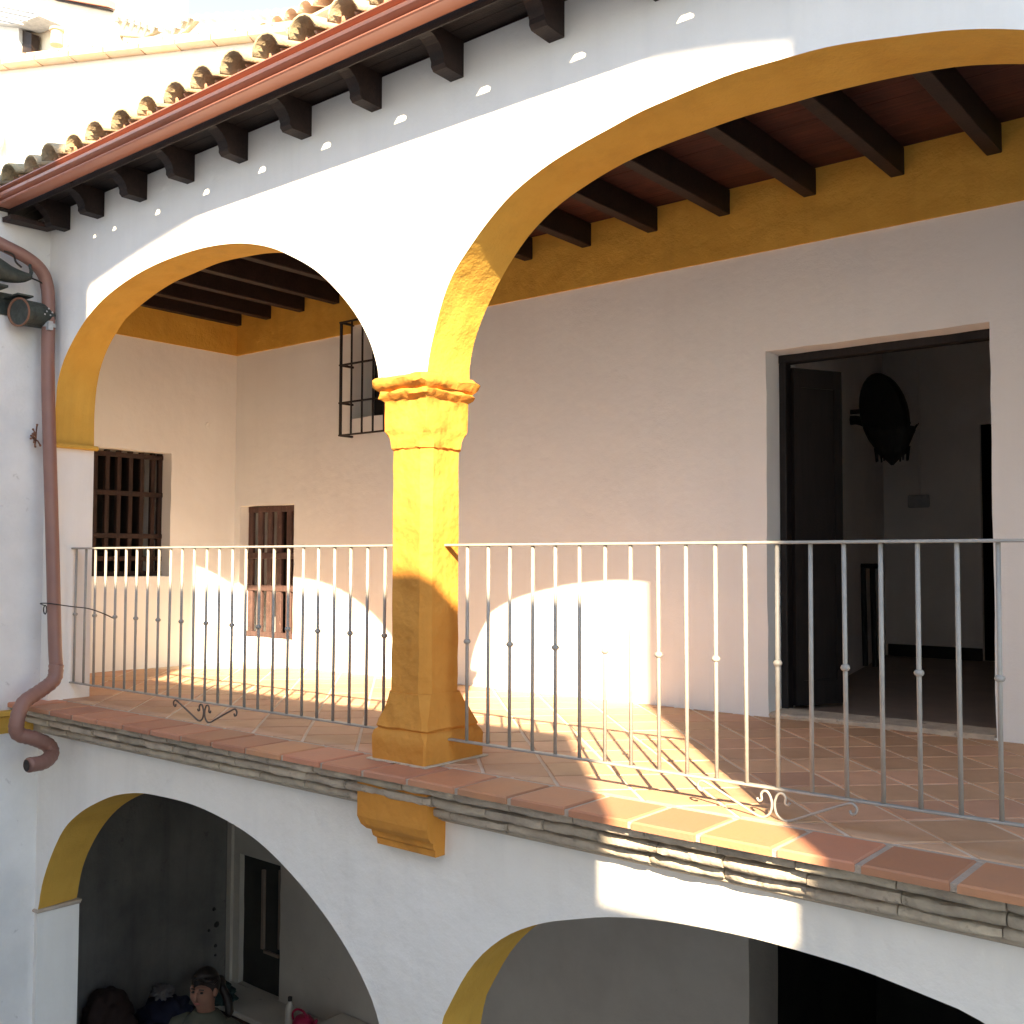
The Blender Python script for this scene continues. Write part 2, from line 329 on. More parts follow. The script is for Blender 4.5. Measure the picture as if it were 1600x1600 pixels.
for xa in (-6.6, -3.40, -3.15, -.12):
    k = len(pv); pv += [(xa, YF, LZ-.1), (xa, YB, LZ-.1), (xa, YB, -2.5 if xa > -6 else -2.24), (xa, YF, -2.5 if xa > -6 else -2.24)]; pf.append((k, k+1, k+2, k+3))
obj('pier_side', pv, pf, WHITE, lw)
iv, if_ = bevbox(-6.65, -6.585, YF-.012, YB+.015, -2.262, -2.235, .008, .004)
obj('impost', iv, if_, EDGE_MORTAR, lw)
# ochre corbel under the column
cb = empty('ochre_corbel', (-3.33, 3.3, -1.25), 'ochre moulded corbel under the tiled edge below the column', 'corbel')
cv = []; prof = [(-.99, .0), (-1.14, .0), (-1.175, .012), (-1.195, .03), (-1.20, .045), (-1.225, .05), (-1.235, .062), (-1.262, .065)]
cf = []
yfr = 3.215
for z, k in prof:
    cv += [(-3.505+k*1.1, YF+.02, z), (-3.505+k*1.1, yfr+k*.9, z), (-3.075-k*.05, yfr+k*.9, z), (-3.075-k*.05, YF+.02, z)]
for i in range(len(prof)-1):
    for k in range(3): cf.append((i*4+k, i*4+k+1, i*4+5+k, i*4+4+k))
n_ = len(prof)*4; cf += [(0, 1, 2, 3), (n_-4, n_-3, n_-2, n_-1)]
obj('corbel_block', cv, cf, OCHRE_COL, cb)

# ------------------------------------------------------------------ column
def octa(cx, cy, hx, hy, ch, z, j=0):
    p = [(-hx, -hy+ch), (-hx+ch, -hy), (hx-ch, -hy), (hx, -hy+ch), (hx, hy-ch), (hx-ch, hy), (-hx+ch, hy), (-hx, hy-ch)]
    return [(cx+a+random.uniform(-j, j), cy+b+random.uniform(-j, j), z+random.uniform(-j, j)*.6) for a, b in p]
def loft(rings):
    V = [v for r in rings for v in r]; n = len(rings[0]); Fc = []
    for i in range(len(rings)-1):
        for k in range(n): Fc.append((i*n+k, i*n+(k+1) % n, (i+1)*n+(k+1) % n, (i+1)*n+k))
    Fc += [tuple(range(n))[::-1], tuple(range(len(V)-n, len(V)))]
    return V, Fc
def dense(ring, z=None, sub=5, j=0, bow=0):
    out = []
    n = len(ring)
    for i in range(n):
        a, b = Vector(ring[i]), Vector(ring[(i+1) % n]); L = (b-a).length
        s = max(1, int(L/.045)) if sub else 1
        s = sub if L > .06 else 1
        for k in range(s):
            v = a.lerp(b, k/s); v += Vector([random.uniform(-j, j) for _ in range(3)]); out.append(v)
    return out
def column(x0, label, first=True):
    cx, cy = x0, 3.475
    col = empty('column', (cx, cy, FZ), label, 'column', None)
    # base: plinth, roll, flare
    rs = []
    for z, hx, hy, ch, dx, dy in [(-.915, .168, .196, .006, -.02, .046), (-.80, .172, .198, .008, -.02, .046), (-.775, .166, .194, .014, -.02, .044), (-.762, .158, .182, .016, -.015, .04), (-.742, .160, .184, .018, -.012, .036), (-.715, .150, .172, .02, -.01, .03), (-.68, .142, .158, .028, -.004, .02), (-.64, .134, .146, .034, 0, .01), (-.60, .130, .135, .04, 0, 0)]:
        rs.append([Vector(v) for v in octa(cx+dx, cy+dy, hx, hy, ch, z, .0025)])
    def ring8(z, hx, hy, ch, dx=0, dy=0, j=.0015, sub=4):
        r = octa(cx+dx, cy+dy, hx, hy, ch, z)
        out = []
        for i in range(8):
            a, b = Vector(r[i]), Vector(r[(i+1) % 8])
            s = sub if i % 2 == 1 else 1      # the long sides
            for k in range(s): out.append(a.lerp(b, k/s)+Vector([random.uniform(-j, j) for _ in range(3)]))
        return out
    base = [ring8(z, hx, hy, ch, dx, dy, .003) for z, hx, hy, ch, dx, dy in [(-.915, .168, .196, .006, -.02, .046), (-.86, .171, .198, .008, -.02, .046), (-.80, .172, .198, .010, -.02, .046), (-.775, .165, .192, .016, -.02, .044), (-.764, .152, .180, .016, -.015, .04), (-.752, .160, .186, .018, -.012, .036), (-.725, .153, .176, .02, -.01, .03), (-.68, .142, .158, .028, -.004, .02), (-.64, .134, .146, .034, 0, .01), (-.60, .130, .134, .04, 0, 0)]]
    o = obj('base', *loft(base), OCHRE_COL, col, smooth=True); autosmooth(o, 35)
    zs = [-.60+i*(1.105)/14 for i in range(15)]
    o = obj('shaft', *loft([ring8(z, .127, .127, .042, 0, 0, .0022) for z in zs]), OCHRE_COL, col, smooth=True); autosmooth(o, 30)
    cap = [(.500, .130, .130, .046), (.506, .136, .136, .046), (.540, .137, .137, .044), (.556, .136, .136, .036), (.572, .136, .138, .022), (.586, .137, .140, .010), (.60, .137, .141, .006), (.66, .136, .141, .005), (.722, .135, .140, .005), (.732, .141, .147, .006), (.742, .154, .166, .012), (.756, .156, .172, .016), (.764, .150, .165, .012), (.770, .146, .160, .01), (.780, .160, .176, .01), (.795, .168, .192, .016), (.812, .172, .197, .016), (.826, .166, .190, .018), (.834, .148, .158, .01)]
    o = obj('capital', *loft([ring8(z, hx, hy, ch, .0, 0, .0032 if z < .73 else .0055, 8) for z, hx, hy, ch in cap]), OCHRE_COL, col, smooth=True); autosmooth(o, 38)
    return col
column(-3.345, 'ochre plastered column with moulded capital between the two upper arches')

# ------------------------------------------------------------------ gallery floor
fl = link('gallery_floor', None, (-3.3, 4.4, FZ), kind='structure')
box('floor_slab', -8.3, RIGHT_END, 3.405, BW+.3, -1.2, FZ-.0045, GROUT, fl)
box('mortar_bed', -6.66, RIGHT_END, 3.13, 3.40, FZ-.03, FZ-.006, EDGE_MORTAR, fl)
box('mortar_joint', -8.0, RIGHT_END, 3.40, 3.425, FZ-.03, FZ-.0035, EDGE_MORTAR, fl)
def clip(poly, x0, x1, y0, y1):
    for ax, v, s in ((0, x0, 1), (0, x1, -1), (1, y0, 1), (1, y1, -1)):
        out = []
        for i in range(len(poly)):
            a, b = poly[i], poly[(i+1) % len(poly)]
            ia, ib = (a[ax]-v)*s >= 0, (b[ax]-v)*s >= 0
            if ia: out.append(a)
            if ia != ib:
                t = (v-a[ax])/(b[ax]-a[ax]); out.append((a[0]+(b[0]-a[0])*t, a[1]+(b[1]-a[1])*t))
        poly = out
        if not poly: return poly
    return poly
def tile_prism(poly, zt, th, b=.0035):
    c = (sum(p[0] for p in poly)/len(poly), sum(p[1] for p in poly)/len(poly)); n = len(poly)
    def sh(p, d):
        L = math.hypot(p[0]-c[0], p[1]-c[1]); k = max(0, (L-d)/max(L, 1e-6)); return (c[0]+(p[0]-c[0])*k, c[1]+(p[1]-c[1])*k)
    V = [(*p, zt-th) for p in poly]+[(*p, zt-b) for p in poly]+[(*sh(p, b*1.4), zt) for p in poly]
    Fc = [(i, (i+1) % n, n+(i+1) % n, n+i) for i in range(n)]+[(n+i, n+(i+1) % n, 2*n+(i+1) % n, 2*n+i) for i in range(n)]
    Fc.append(tuple(range(2*n, 3*n))); return V, Fc
TW, HT = .2835, .1338      # pitch along the diagonals, half tile
cnt = 0
for i in range(-16, 30):
    for j in range(20, 56):
        s_, d_ = 2.48+.2+.4*i-.0, 6.22+.2-8.0+.4*(j-20)
        cx_, cy_ = (s_-d_)/2, (s_+d_)/2
        if not (-8.1 < cx_ < 1.3 and 3.2 < cy_ < 5.95): continue
        q = HT*math.sqrt(2)
        j1 = random.uniform(-.002, .002)
        poly = [(cx_-q+j1, cy_), (cx_, cy_-q+j1), (cx_+q+j1, cy_), (cx_, cy_+q+j1)]
        poly = clip(poly, EX+.004, 1.3, 3.428, BW-.004)
        if len(poly) < 3: continue
        ar = abs(sum(poly[k][0]*poly[(k+1) % len(poly)][1]-poly[(k+1) % len(poly)][0]*poly[k][1] for k in range(len(poly)))/2)
        if ar < .004: continue
        v, f_ = tile_prism(poly, FZ+random.uniform(-.0015, .0015), .02)
        obj('floor_tile', v, f_, TERRA, fl); cnt += 1
print('floor tiles', cnt)
x = -6.62
xs_e = []
while x < 1.2:
    wd = .2735+random.uniform(-.006, .006); xs_e.append((x, x+wd)); x += wd
off = -1.469-min((a for a, b in xs_e), key=lambda a: abs(a+1.469))
for a, b in xs_e:
    a += off; b += off
    dy = random.uniform(-.004, .004)
    v, f_ = tile_prism([(a+.011, 3.122+dy), (b-.011, 3.122+dy+random.uniform(-.003, .003)), (b-.011, 3.398), (a+.011, 3.398)], FZ+random.uniform(-.001, .003), .028, .006)
    obj('edge_tile', v, f_, TERRA_RED, fl)
# pale mortar smear left round the foot of the column
pm = []
for k in range(40):
    t = k/40*4; e = int(t); u = t-e
    cs_ = [(-3.548, 3.310), (-3.178, 3.310), (-3.178, 3.735), (-3.548, 3.735), (-3.548, 3.310)]
    a_, b_ = cs_[e], cs_[e+1]; pm.append((a_[0]+(b_[0]-a_[0])*u+random.uniform(-.012, .006), a_[1]+(b_[1]-a_[1])*u+random.uniform(-.010, .008)))
plate('mortar_smear', pm, [], 'xy', FZ+.001, FZ+.0065, flat('lime_mortar', (.62, .52, .40)), fl)
# corbelled brick courses under the edge
ec = empty('brick_cornice', (-3.0, 3.25, -1.1), 'three stepped courses of weathered brick under the tiled gallery edge', 'cornice')
for ci, (yf, z0, z1, wl) in enumerate(((3.166, -.982, -.945, .29), (3.206, -1.036, -.996, .27), (3.252, -1.086, -1.052, .31))):
    x = -6.62+.13*ci-.1
    while x < 1.3:
        wd = wl+random.uniform(-.02, .03)
        dy = random.uniform(-.006, .006)
        V, Fb = [], []; nx = 9
        prof_ = [(1, 1.0), (.10, 1.0), (.02, .86), (0, .55), (.015, .22), (.10, .0), (1, .0)]
        ph = random.uniform(0, 9)
        for q in range(nx+1):
            u = q/nx; e = .006 if q in (0, nx) else 0
            wob = .003*math.sin(u*7+ph)+random.uniform(-.002, .002); wz = .0015*math.sin(u*5+ph*2)
            for a, b in prof_:
                V.append((x+u*(wd-.004), yf+dy+a*(3.36-yf)+(wob+e+random.uniform(-.0025, .0025) if a < .5 else 0), z0+b*(z1-z0)+wz+random.uniform(-.0018, .0018)))
        m_n = len(prof_)
        for q in range(nx):
            for k in range(m_n-1): Fb.append((q*m_n+k, q*m_n+k+1, (q+1)*m_n+k+1, (q+1)*m_n+k))
        Fb += [tuple(range(m_n)), tuple(range(nx*m_n, (nx+1)*m_n))]
        o = obj('brick', V, Fb, BRICK, ec, smooth=True); autosmooth(o, 50)
        x += wd
box('mortar_fill', -6.62, 1.3, 3.285, 3.36, -1.10, FZ-.03, BRICK, ec)
box('lower_lip', -6.62, 1.3, 3.300, 3.345, -1.112, -1.084, EDGE_MORTAR, ec, b=.006)

# ------------------------------------------------------------------ gallery walls
bwall = empty('gallery_back_wall', (-3.3, BW, FZ), 'white back wall of the upper gallery with an ochre band under the beams', 'wall')
H_W2 = rough_rect(-7.782, -7.034, -.69, .472, .004)
H_W3 = rough_rect(-6.345, -5.72, 1.14, 1.90, .004)
H_D = rough_rect(-2.71, -1.465, FZ+.012, 1.24, .004)
plate('wall_body', rect(-8.3, RIGHT_END, FZ-.1, 2.262), [H_W2, H_W3, H_D], 'xz', BW, BW+.42, WHITE_IN, bwall)
def band(x0, x1): return boxg(x0, x1, BW-.014, BW+.002, 1.838, 2.262)
obj('ochre_band', *join(band(EX+.014, -6.345), band(-5.72, RIGHT_END), boxg(-6.345, -5.72, BW-.014, BW+.002, 1.90, 2.262)), OCHRE, bwall)
ewall = empty('gallery_end_wall', (EX, 4.6, FZ), 'white end wall of the upper gallery with an ochre band, left of the corner', 'wall')
plate('wall_body', rect(3.4, BW, FZ-.1, 2.262), [rough_rect(4.30, 5.05, -.147, .902, .004)], 'yz', EX, EX-.42, WHITE_IN, ewall)
box('ochre_band', EX-.002, EX+.014, 3.61, BW, 1.838, 2.262, OCHRE, ewall)
obj('wall_hook', *join(tube([(EX+.001, 5.385, 1.19), (EX+.03, 5.385, 1.19)], .006, 8), tube([(EX+.03+.0, 5.385+.022*math.cos(a), 1.175+.022*math.sin(a)) for a in [k*math.pi/8 for k in range(17)]], .005, 6)), WHITE_IN, None, label='small plaster-covered ring hook high on the end wall', category='hook')
# closing wall of the gallery far right (outside the picture)
box('gallery_side_wall', RIGHT_END, RIGHT_END+.2, YF, BW+.42, LZ, 2.26, WHITE_IN, None, label='white wall closing the right end of the gallery', category='wall')

# --- ceiling with beams
cl = link('gallery_ceiling', None, (-3.3, 4.6, 2.26), kind='structure')
bx = []
xr = [-7.855, -7.365, -6.915, -6.47, -5.97, -5.47, -4.97, -4.457, -3.955, -3.441, -2.93, -2.382, -1.884, -1.388, -.89, -.39, .11, .61, 1.11]
y = YF
yy = 3.35
while yy < BW+.1:
    wd = .155
    box('ceiling_board', -8.3, RIGHT_END, yy+.0015, yy+wd-.0015, 2.262+random.uniform(0, .003), 2.285, CEIL, cl, b=.002)
    yy += wd
bm_v, bm_f = bevbox(-.038, .038, YB-.1, BW+.15, 2.106, 2.260, .004)
bmesh_beam = mesh_data('ceiling_beam', [Vector(v)-Vector((0, 4.6, 2.18)) for v in bm_v], bm_f, WOOD)
for k, xx in enumerate(xr):
    link('ceiling_beam', bmesh_beam, (max(xx, EX+.08)-.038+random.uniform(-.003, .003), 4.6, 2.18), cl)

# --- railing
d = 3.481; ZT = .071; ZB = -.799
knob_me = mesh_data('knob', *lathe([(.008, -.011), (.0135, -.0075), (.0165, 0), (.0135, .0075), (.008, .011)], (0, 0, 0), 12), RAIL, True)
H = ZT-.010-ZB
bal_me = mesh_data('baluster', *tube([(0, 0, -H/2), (0, 0, H/2)], .0078, 10), RAIL, True)
for q_ in bal_me.polygons: q_.use_smooth = len(q_.vertices) == 4
def scroll(cx, s=1, y=None):
    """wrought foot: centre at the rail, two mirrored S scrolls, feet on the floor"""
    y = y or d-.02
    z0 = ZB-.008
    out = []
    for m_ in (-1, 1):
        P = []
        for k in range(15):      # upper inner volute
            a = -2.2+k*.33; r = .007+.0017*k
            P.append((.033-.004+ -r*math.cos(a), -.032+r*math.sin(a)))
        inner = []
        n = 18
        for k in range(n+1):
            t = k/n; a = math.pi*(2.35-2.2*t); r = .008+.016*t
            inner.append((.030+r*math.cos(a), -.028+r*math.sin(a)))
        path = [(.008+.020*(1-math.cos((1-t_)*2.2)), 0) for t_ in ()]
        pts = [(.036, -.030), (.030, -.022), (.037, -.016), (.046, -.020), (.049, -.032), (.042, -.044), (.028, -.046)]
        # volute beside the centre line, down to the foot, then the straight arm up to the outer curl
        pts = [(.040, -.034), (.033, -.036), (.030, -.028), (.035, -.019), (.045, -.018), (.052, -.027), (.051, -.04)]
        vol = [(.062, -.034), (.055, -.044), (.044, -.038), (.046, -.020), (.036, -.007), (.021, -.009), (.010, -.026), (.005, -.05), (.012, -.080), (.035, -.098), (.062, -.096), (.10, -.080), (.18, -.044), (.255, -.012), (.282, -.004), (.298, -.016), (.295, -.034), (.281, -.040), (.275, -.028)]
        out.append(tube([(cx+m_*a, y, z0+b) for a, b in smooth_path2(vol)], .0048, 6))
    return join(*out)
def smooth_path2(l): return [(p[0], p[1]) for p in smooth_path([(a, b, 0) for a, b in l], 4)]
def railing(xa, xb, x0, step, n, kn, label, feet):
    r = empty('railing', ((xa+xb)/2, d, ZB), label, 'railing', 'railings along the gallery edge')
    box('top_rail', xa, xb, d-.016, d+.016, ZT-.011, ZT, RAIL, r, b=.0025)
    box('bottom_rail', xa, xb, d-.014, d+.014, ZB-.009, ZB, RAIL, r, b=.0025)
    for k in range(n):
        bo = link('baluster', bal_me, (x0+k*step+random.uniform(-.002, .002), d, (ZT-.010+ZB)/2), r)
        bo.rotation_euler = (random.uniform(-.002, .002), random.uniform(-.004, .004), random.uniform(0, 3))
        if k % 2 == kn: link('knob', knob_me, (WL[bo.name].x, d, -.362), bo)
    for fx in feet: obj('scroll_foot', *scroll(fx), SCROLL if fx < -4 else RAIL, r, smooth=True)
    return r
railing(-6.60, -3.462, -6.495, .11986, 25, 0, 'grey iron railing left of the column, ending at the downpipe', [-5.03])
rr_ = railing(-3.235, -.15, -3.093, .12293, 24, 0, 'grey iron railing right of the column, in front of the doorway', [-1.63])

# ------------------------------------------------------------------ windows and door of the gallery
def niche(name, x0, x1, y0, y1, z0, z1, m_, parent, open_):
    """a dark hollow behind an opening: five faces"""
    v, f = boxg(x0, x1, y0, y1, z0, z1)
    drop = {'-y': 2, '+x': 3}[open_]
    f = [q for i, q in enumerate(f) if i != drop]
    return obj(name, v, f, m_, parent)
w1 = empty('barred_window', (EX-.13, 4.68, -.13), 'tall window with dark wooden bars in the end wall, near the downpipe', 'window')
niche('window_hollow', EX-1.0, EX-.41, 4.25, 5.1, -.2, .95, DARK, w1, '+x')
gx = EX-.15
for yb in (4.33, 4.435, 4.54, 4.645, 4.75, 4.855, 4.96, 5.03):
    box('bar', gx-.02, gx+.02, yb-.019, yb+.019, -.147, .90, GRILLE_WOOD, w1, b=.004)
for zb in (-.125, .0, .19, .545, .865):
    box('crossbar', gx-.012, gx+.027, 4.30, 5.05, zb-.02, zb+.02, GRILLE_WOOD, w1, b=.004)
w2 = empty('shuttered_window', (-7.4, BW+.1, -.67), 'narrow window with brown slatted wooden shutter in the back wall, behind the left railing', 'window')
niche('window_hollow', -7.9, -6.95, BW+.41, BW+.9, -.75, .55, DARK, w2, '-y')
gy = BW+.10
box('shutter_rail', -7.78, -7.036, gy-.016, gy+.025, .415, .47, SHUTTER, w2, b=.004)
for zb, h in ((.03, .028), (-.255, .026), (-.665, .024)):
    box('shutter_rail', -7.78, -7.036, gy-.022, gy+.02, zb-h, zb+h, SHUTTER, w2, b=.004)
for k in range(6):
    xb = -7.745+k*.134
    box('shutter_bar', xb-.034, xb+.034, gy-.014, gy+.015, -.685, .45, SHUTTER, w2, b=.004)
w3 = empty('iron_grille_window', (-6.05, BW-.1, 1.0), 'upper window behind a projecting black iron grille, left of the column capital', 'window')
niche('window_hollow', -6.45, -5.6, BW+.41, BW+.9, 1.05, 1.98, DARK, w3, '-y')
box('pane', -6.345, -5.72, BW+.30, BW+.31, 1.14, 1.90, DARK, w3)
yg = BW-.13
for xb in (-6.315, -6.19, -6.065, -5.94, -5.815, -5.69, -5.57):
    obj('iron_bar', *tube([(xb, yg, .985), (xb, yg, 1.905)], .0085 if xb > -6.3 else .013, 6), IRON, w3)
for zb in (.99, 1.25, 1.555, 1.90):
    obj('iron_crossbar', *join(boxg(-6.33, -5.55, yg-.01, yg+.01, zb-.006, zb+.006), boxg(-6.325, -6.305, yg, BW, zb-.008, zb+.008), boxg(-5.58, -5.56, yg, BW, zb-.008, zb+.008)), IRON, w3)
box('window_casement', -6.33, -5.74, BW+.25, BW+.28, 1.15, 1.89, IRON, w3)

dr = empty('doorway', (-2.09, BW+.1, FZ), 'open dark double door to a dim room in the back wall, right of the column', 'door')
box('door_frame_head', -2.71, -1.465, BW+.17, BW+.25, 1.19, 1.24, DOOR, dr, b=.004)
box('door_frame_post', -2.708, -2.665, BW+.17, BW+.25, FZ+.02, 1.19, DOOR, dr, b=.004)
def leaf(hx, hy, ex, ey, z0, z1, name='door_leaf'):
    a = Vector((hx, hy, 0)); b = Vector((ex, ey, 0)); t = (b-a).normalized(); n = Vector((-t.y, t.x, 0))*.02
    def bx_(u0, u1, zz0, zz1, th=1.0):
        L = (b-a).length; p, q = a+t*L*u0, a+t*L*u1; k = n*th
        V = [p-k, q-k, q+k, p+k]; V = [Vector((v.x, v.y, zz0)) for v in V]+[Vector((v.x, v.y, zz1)) for v in V]
        return V, [(0, 3, 2, 1), (4, 5, 6, 7), (0, 1, 5, 4), (1, 2, 6, 5), (2, 3, 7, 6), (3, 0, 4, 7)]
    lf_ = obj(name, *bx_(0, 1, z0, z1, .7), DOOR, dr)
    for u0, u1, a0, a1 in ((0, .16, z0, z1), (.84, 1, z0, z1), (.16, .84, z0, z0+.15), (.16, .84, z1-.12, z1), (.16, .84, -.02, .10)):
        obj('door_panel_rail', *bx_(u0+.002, u1-.002, a0+.002, a1-.002, 1.25), DOOR, lf_)
leaf(-2.66, BW+.24, -2.49, 6.26, FZ+.045, 1.17)
obj('threshold', *bevbox(-2.708, -1.468, BW-.008, BW+.20, FZ-.02, FZ+.030, .008, .006, 2), BRICK, dr)
box('inner_sill', -2.75, -1.43, BW+.19, BW+.44, FZ-.05, FZ+.024, ROOMF, dr)
# room beyond
room = empty('dim_room', (-2.4, 8, FZ), 'dim whitewashed room seen through the open doorway of the gallery', 'room')
rz = FZ+.02
Rv = [(-3.53, 9.95), (-2.74, BW+.42), (.4, BW+.42), (.4, 9.95)]
V = [(*p, rz) for p in Rv]+[(*p, 2.3) for p in Rv]
obj('room_floor', V[:4], [(0, 1, 2, 3)], ROOMF, room)
obj('room_ceiling', V[4:], [(0, 1, 2, 3)], ROOMW, room)
def rw(a, b, n='room_wall'): obj(n, [V[a], V[b], V[b+4], V[a+4]], [(0, 1, 2, 3)], ROOMW, room)
rw(0, 1); rw(2, 3)
plate('room_wall', rect(-3.53, .4, rz, 2.3), [rect(-2.655, -1.5, rz+.001, 1.24)], 'xz', 9.95, 10.0, ROOMW, room)
niche('inner_doorway', -2.9, -1.3, 10.0, 11.5, rz, 1.5, DARK, room, '-y')
box('skirting', -3.50, -2.66, 9.93, 9.949, rz, rz+.11, DARK, room)
cdt = empty('switch_box', (-3.19, 9.93, .5), 'pale switch box with a thin conduit running up the room wall', 'switch')
obj('conduit', *tube([(-3.19, 9.935, .58), (-3.19, 9.935, 1.9)], .012, 8), ROOMW, cdt)
box('box', -3.29, -3.10, 9.90, 9.948, .50, .62, GREYM, cdt, b=.01)
# dark wall ornament: oval back plate over a toothed crown-shaped basket
orn = empty('wall_ornament', (-2.9, 8.2, .75), 'black oval wall lantern with a spiky crown-shaped basket inside the dim room', 'lantern')
V_, F_ = [], []
n = 28
for yy_, k in ((8.14, .9), (8.18, 1.0), (8.24, 1.0)):
    for i in range(n):
        a = 2*math.pi*i/n; V_.append((-2.90+.185*k*math.cos(a)-.05*math.sin(a), yy_, 1.16+.33*k*math.sin(a)))
for q in range(2):
    for i in range(n): F_.append((q*n+i, q*n+(i+1) % n, (q+1)*n+(i+1) % n, (q+1)*n+i))
F_ += [tuple(range(n))[::-1], tuple(range(2*n, 3*n))]
obj('oval_plate', V_, F_, IRON, orn)
cvs, cfs = [], []
n = 16
for h, q in ((1.03, .17), (1.00, .18), (.90, .135), (.83, .11), (.78, .05), (.74, .01)):
    for i in range(n):
        a = 2*math.pi*i/n; cvs.append((-2.79+q*math.cos(a), 8.06+q*.6*math.sin(a), h))
for q in range(5):
    for i in range(n): cfs.append((q*n+i, q*n+(i+1) % n, (q+1)*n+(i+1) % n, (q+1)*n+i))
obj('basket', cvs, cfs, IRON, orn)
for i in range(10):
    a = 2*math.pi*i/10
    obj('spike', *tube([(-2.79+.15*math.cos(a), 8.06+.09*math.sin(a), .98), (-2.79+.205*math.cos(a), 8.06+.12*math.sin(a), 1.05)], [.012, .003], 5), IRON, orn)
    obj('spike', *tube([(-2.79+.13*math.cos(a), 8.06+.08*math.sin(a), .88), (-2.79+.12*math.cos(a), 8.06+.075*math.sin(a), .77)], [.011, .007], 5), IRON, orn)
obj('arm', *tube(smooth_path([(-2.98, 8.2, 1.06), (-3.04, 8.2, 1.10), (-3.12, 8.2, 1.13), (-3.20, 8.2, 1.13)]), [.04]*19, 6), IRON, orn)
obj('wall_bar', *tube([(-3.20, 8.2, 1.20), (-2.90, 8.22, 1.20)], .02, 6), IRON, orn)
gr = empty('small_grille', (-3.25, 8.8, rz), 'small black barred stand leaning in the room beside the door leaf', 'stand')
for k, xb in enumerate((-3.22, -3.12, -3.04)):
    obj('bar', *tube([(xb-.10, 8.60, rz+.02), (xb-.12, 8.62, -.05)], .022, 6), IRON, gr)
obj('top_bar', *tube([(-3.38, 8.62, -.04), (-3.12, 8.62, -.04)], .024, 6), IRON, gr)

# ------------------------------------------------------------------ eave: rafter tails, boards, tiles, gutter
ev = empty('gallery_roof', (-3.3, 3.0, 2.26), 'tiled roof over the upper gallery with dark carved rafter tails', 'roof')
RX = [-2.448+.5*k for k in range(1, 8)]+[-2.448, -2.993, -3.504, -4.017, -4.527, -5.013, -5.493, -5.971, -6.385]
# profile in (y, z): flat foot at the wall, hollowed nose, thin tip under the gutter
pr = [(3.36, 2.112), (3.212, 2.112), (3.196, 2.128), (3.196, 2.150), (3.183, 2.178), (3.160, 2.203), (3.130, 2.222), (3.095, 2.230), (3.070, 2.232), (3.066, 2.272), (3.36, 2.272)]
V, Fc = [], []
nn = len(pr)
for s in (-.037, .037):
    V += [(s, y_-3.2, z_-2.2) for y_, z_ in pr]
tri = tessellate_polygon([[Vector((a, b, 0)) for a, b in pr]])
Fc = [tuple(t) for t in tri]+[tuple(i+nn for i in t) for t in tri]+[(i, (i+1) % nn, nn+(i+1) % nn, nn+i) for i in range(nn)]
tail_me = mesh_data('rafter_tail', V, Fc, WOOD)
for xx in RX:
    t_ = link('rafter_tail', tail_me, (xx-.037, 3.2+random.uniform(-.008, .004), 2.2+random.uniform(-.002, .003)), ev, (random.uniform(-.02, .02), 0, random.uniform(-.035, .035)))
    t_.scale = (random.uniform(.9, 1.08), 1, 1)
for k, (y0, y1) in enumerate(((3.062, 3.15), (3.152, 3.24), (3.242, 3.34))):
    box('eave_board', -7.4, RIGHT_END, y0, y1, 2.274, 2.292, WOOD_X, ev, b=.002)
# fascia, its small gaps added and shaped to throw sun spots on the facade
SX = [-6.085, -5.854, -5.382, -4.904, -4.41, -3.905, -3.388, -2.882, -2.385, -1.898, -1.41, -.92]
SZ = [2.004, 2.008, 2.014, 2.026, 2.034, 2.034, 2.029, 2.019, 2.012, 2.008, 2.005, 2.0]
holes = []
for k, (sx, sz) in enumerate(zip(SX, SZ)):
    cx_ = sx+.87*(YF-3.05); cz = sz+.794*(YF-3.05)
    cz = sz+.794*(YF-3.051)
    hw = .022+.022*min(1, k/6)
    holes.append([(cx_-hw, cz-.017), (cx_+hw*.8, cz-.017), (cx_+hw, cz+.004), (cx_+hw*.6, cz+.017), (cx_-hw*.3, cz+.017)])
for sx in (-5.17, -4.67, -4.16, -3.65, -5.62):
    cx_ = sx+.2436; holes.append([(cx_-.007, 2.240), (cx_+.008, 2.243), (cx_+.002, 2.256)])
plate('fascia', rect(-7.4, RIGHT_END, 2.185, 2.292), holes, 'xz', 3.047, 3.055, WOOD_X, ev)
# roof deck
SL = math.tan(R(17))
def rz_(y_): return 2.345+(y_-3.0)*SL
obj('roof_deck', [(-9.2, 3.02, rz_(3.02)-.02), (RIGHT_END, 3.02, rz_(3.02)-.02), (RIGHT_END, 7.2, rz_(7.2)), (-9.2, 7.2, rz_(7.2)), (-9.2, 3.02, rz_(3.02)-.035), (RIGHT_END, 3.02, rz_(3.02)-.035), (RIGHT_END, 7.2, rz_(7.2)-.06), (-9.2, 7.2, rz_(7.2)-.06)], [(0, 1, 2, 3), (4, 5, 6, 7), (0, 1, 5, 4), (1, 2, 6, 5), (2, 3, 7, 6), (3, 0, 4, 7)], WOOD_X, ev)
def roof_tile(up, L=.42, r0=.100, r1=.085, th=.014, n=9):
    V = []; 
    for (yy_, r) in ((0, r0), (L, r1)):
        for rr in (r, r-th):
            for k in range(n):
                a = math.pi*k/(n-1); s = math.sin(a)*(1 if up else -1)
                V.append((rr*math.cos(a), yy_, rr*s*(.80 if up else .55)))
    Fc = []
    for k in range(n-1):
        Fc += [(k, k+1, 2*n+k+1, 2*n+k), (n+k, n+k+1, 3*n+k+1, 3*n+k), (k, k+1, n+k+1, n+k), (2*n+k, 2*n+k+1, 3*n+k+1, 3*n+k)]
    for e in (0, n-1): Fc.append((e, n+e, 3*n+e, 2*n+e))
    return V, Fc
cov = mesh_data('cover_tile', *roof_tile(True), ROOFT, True); chn = mesh_data('channel_tile', *roof_tile(False), ROOFR, True)
autosm = lambda me: None
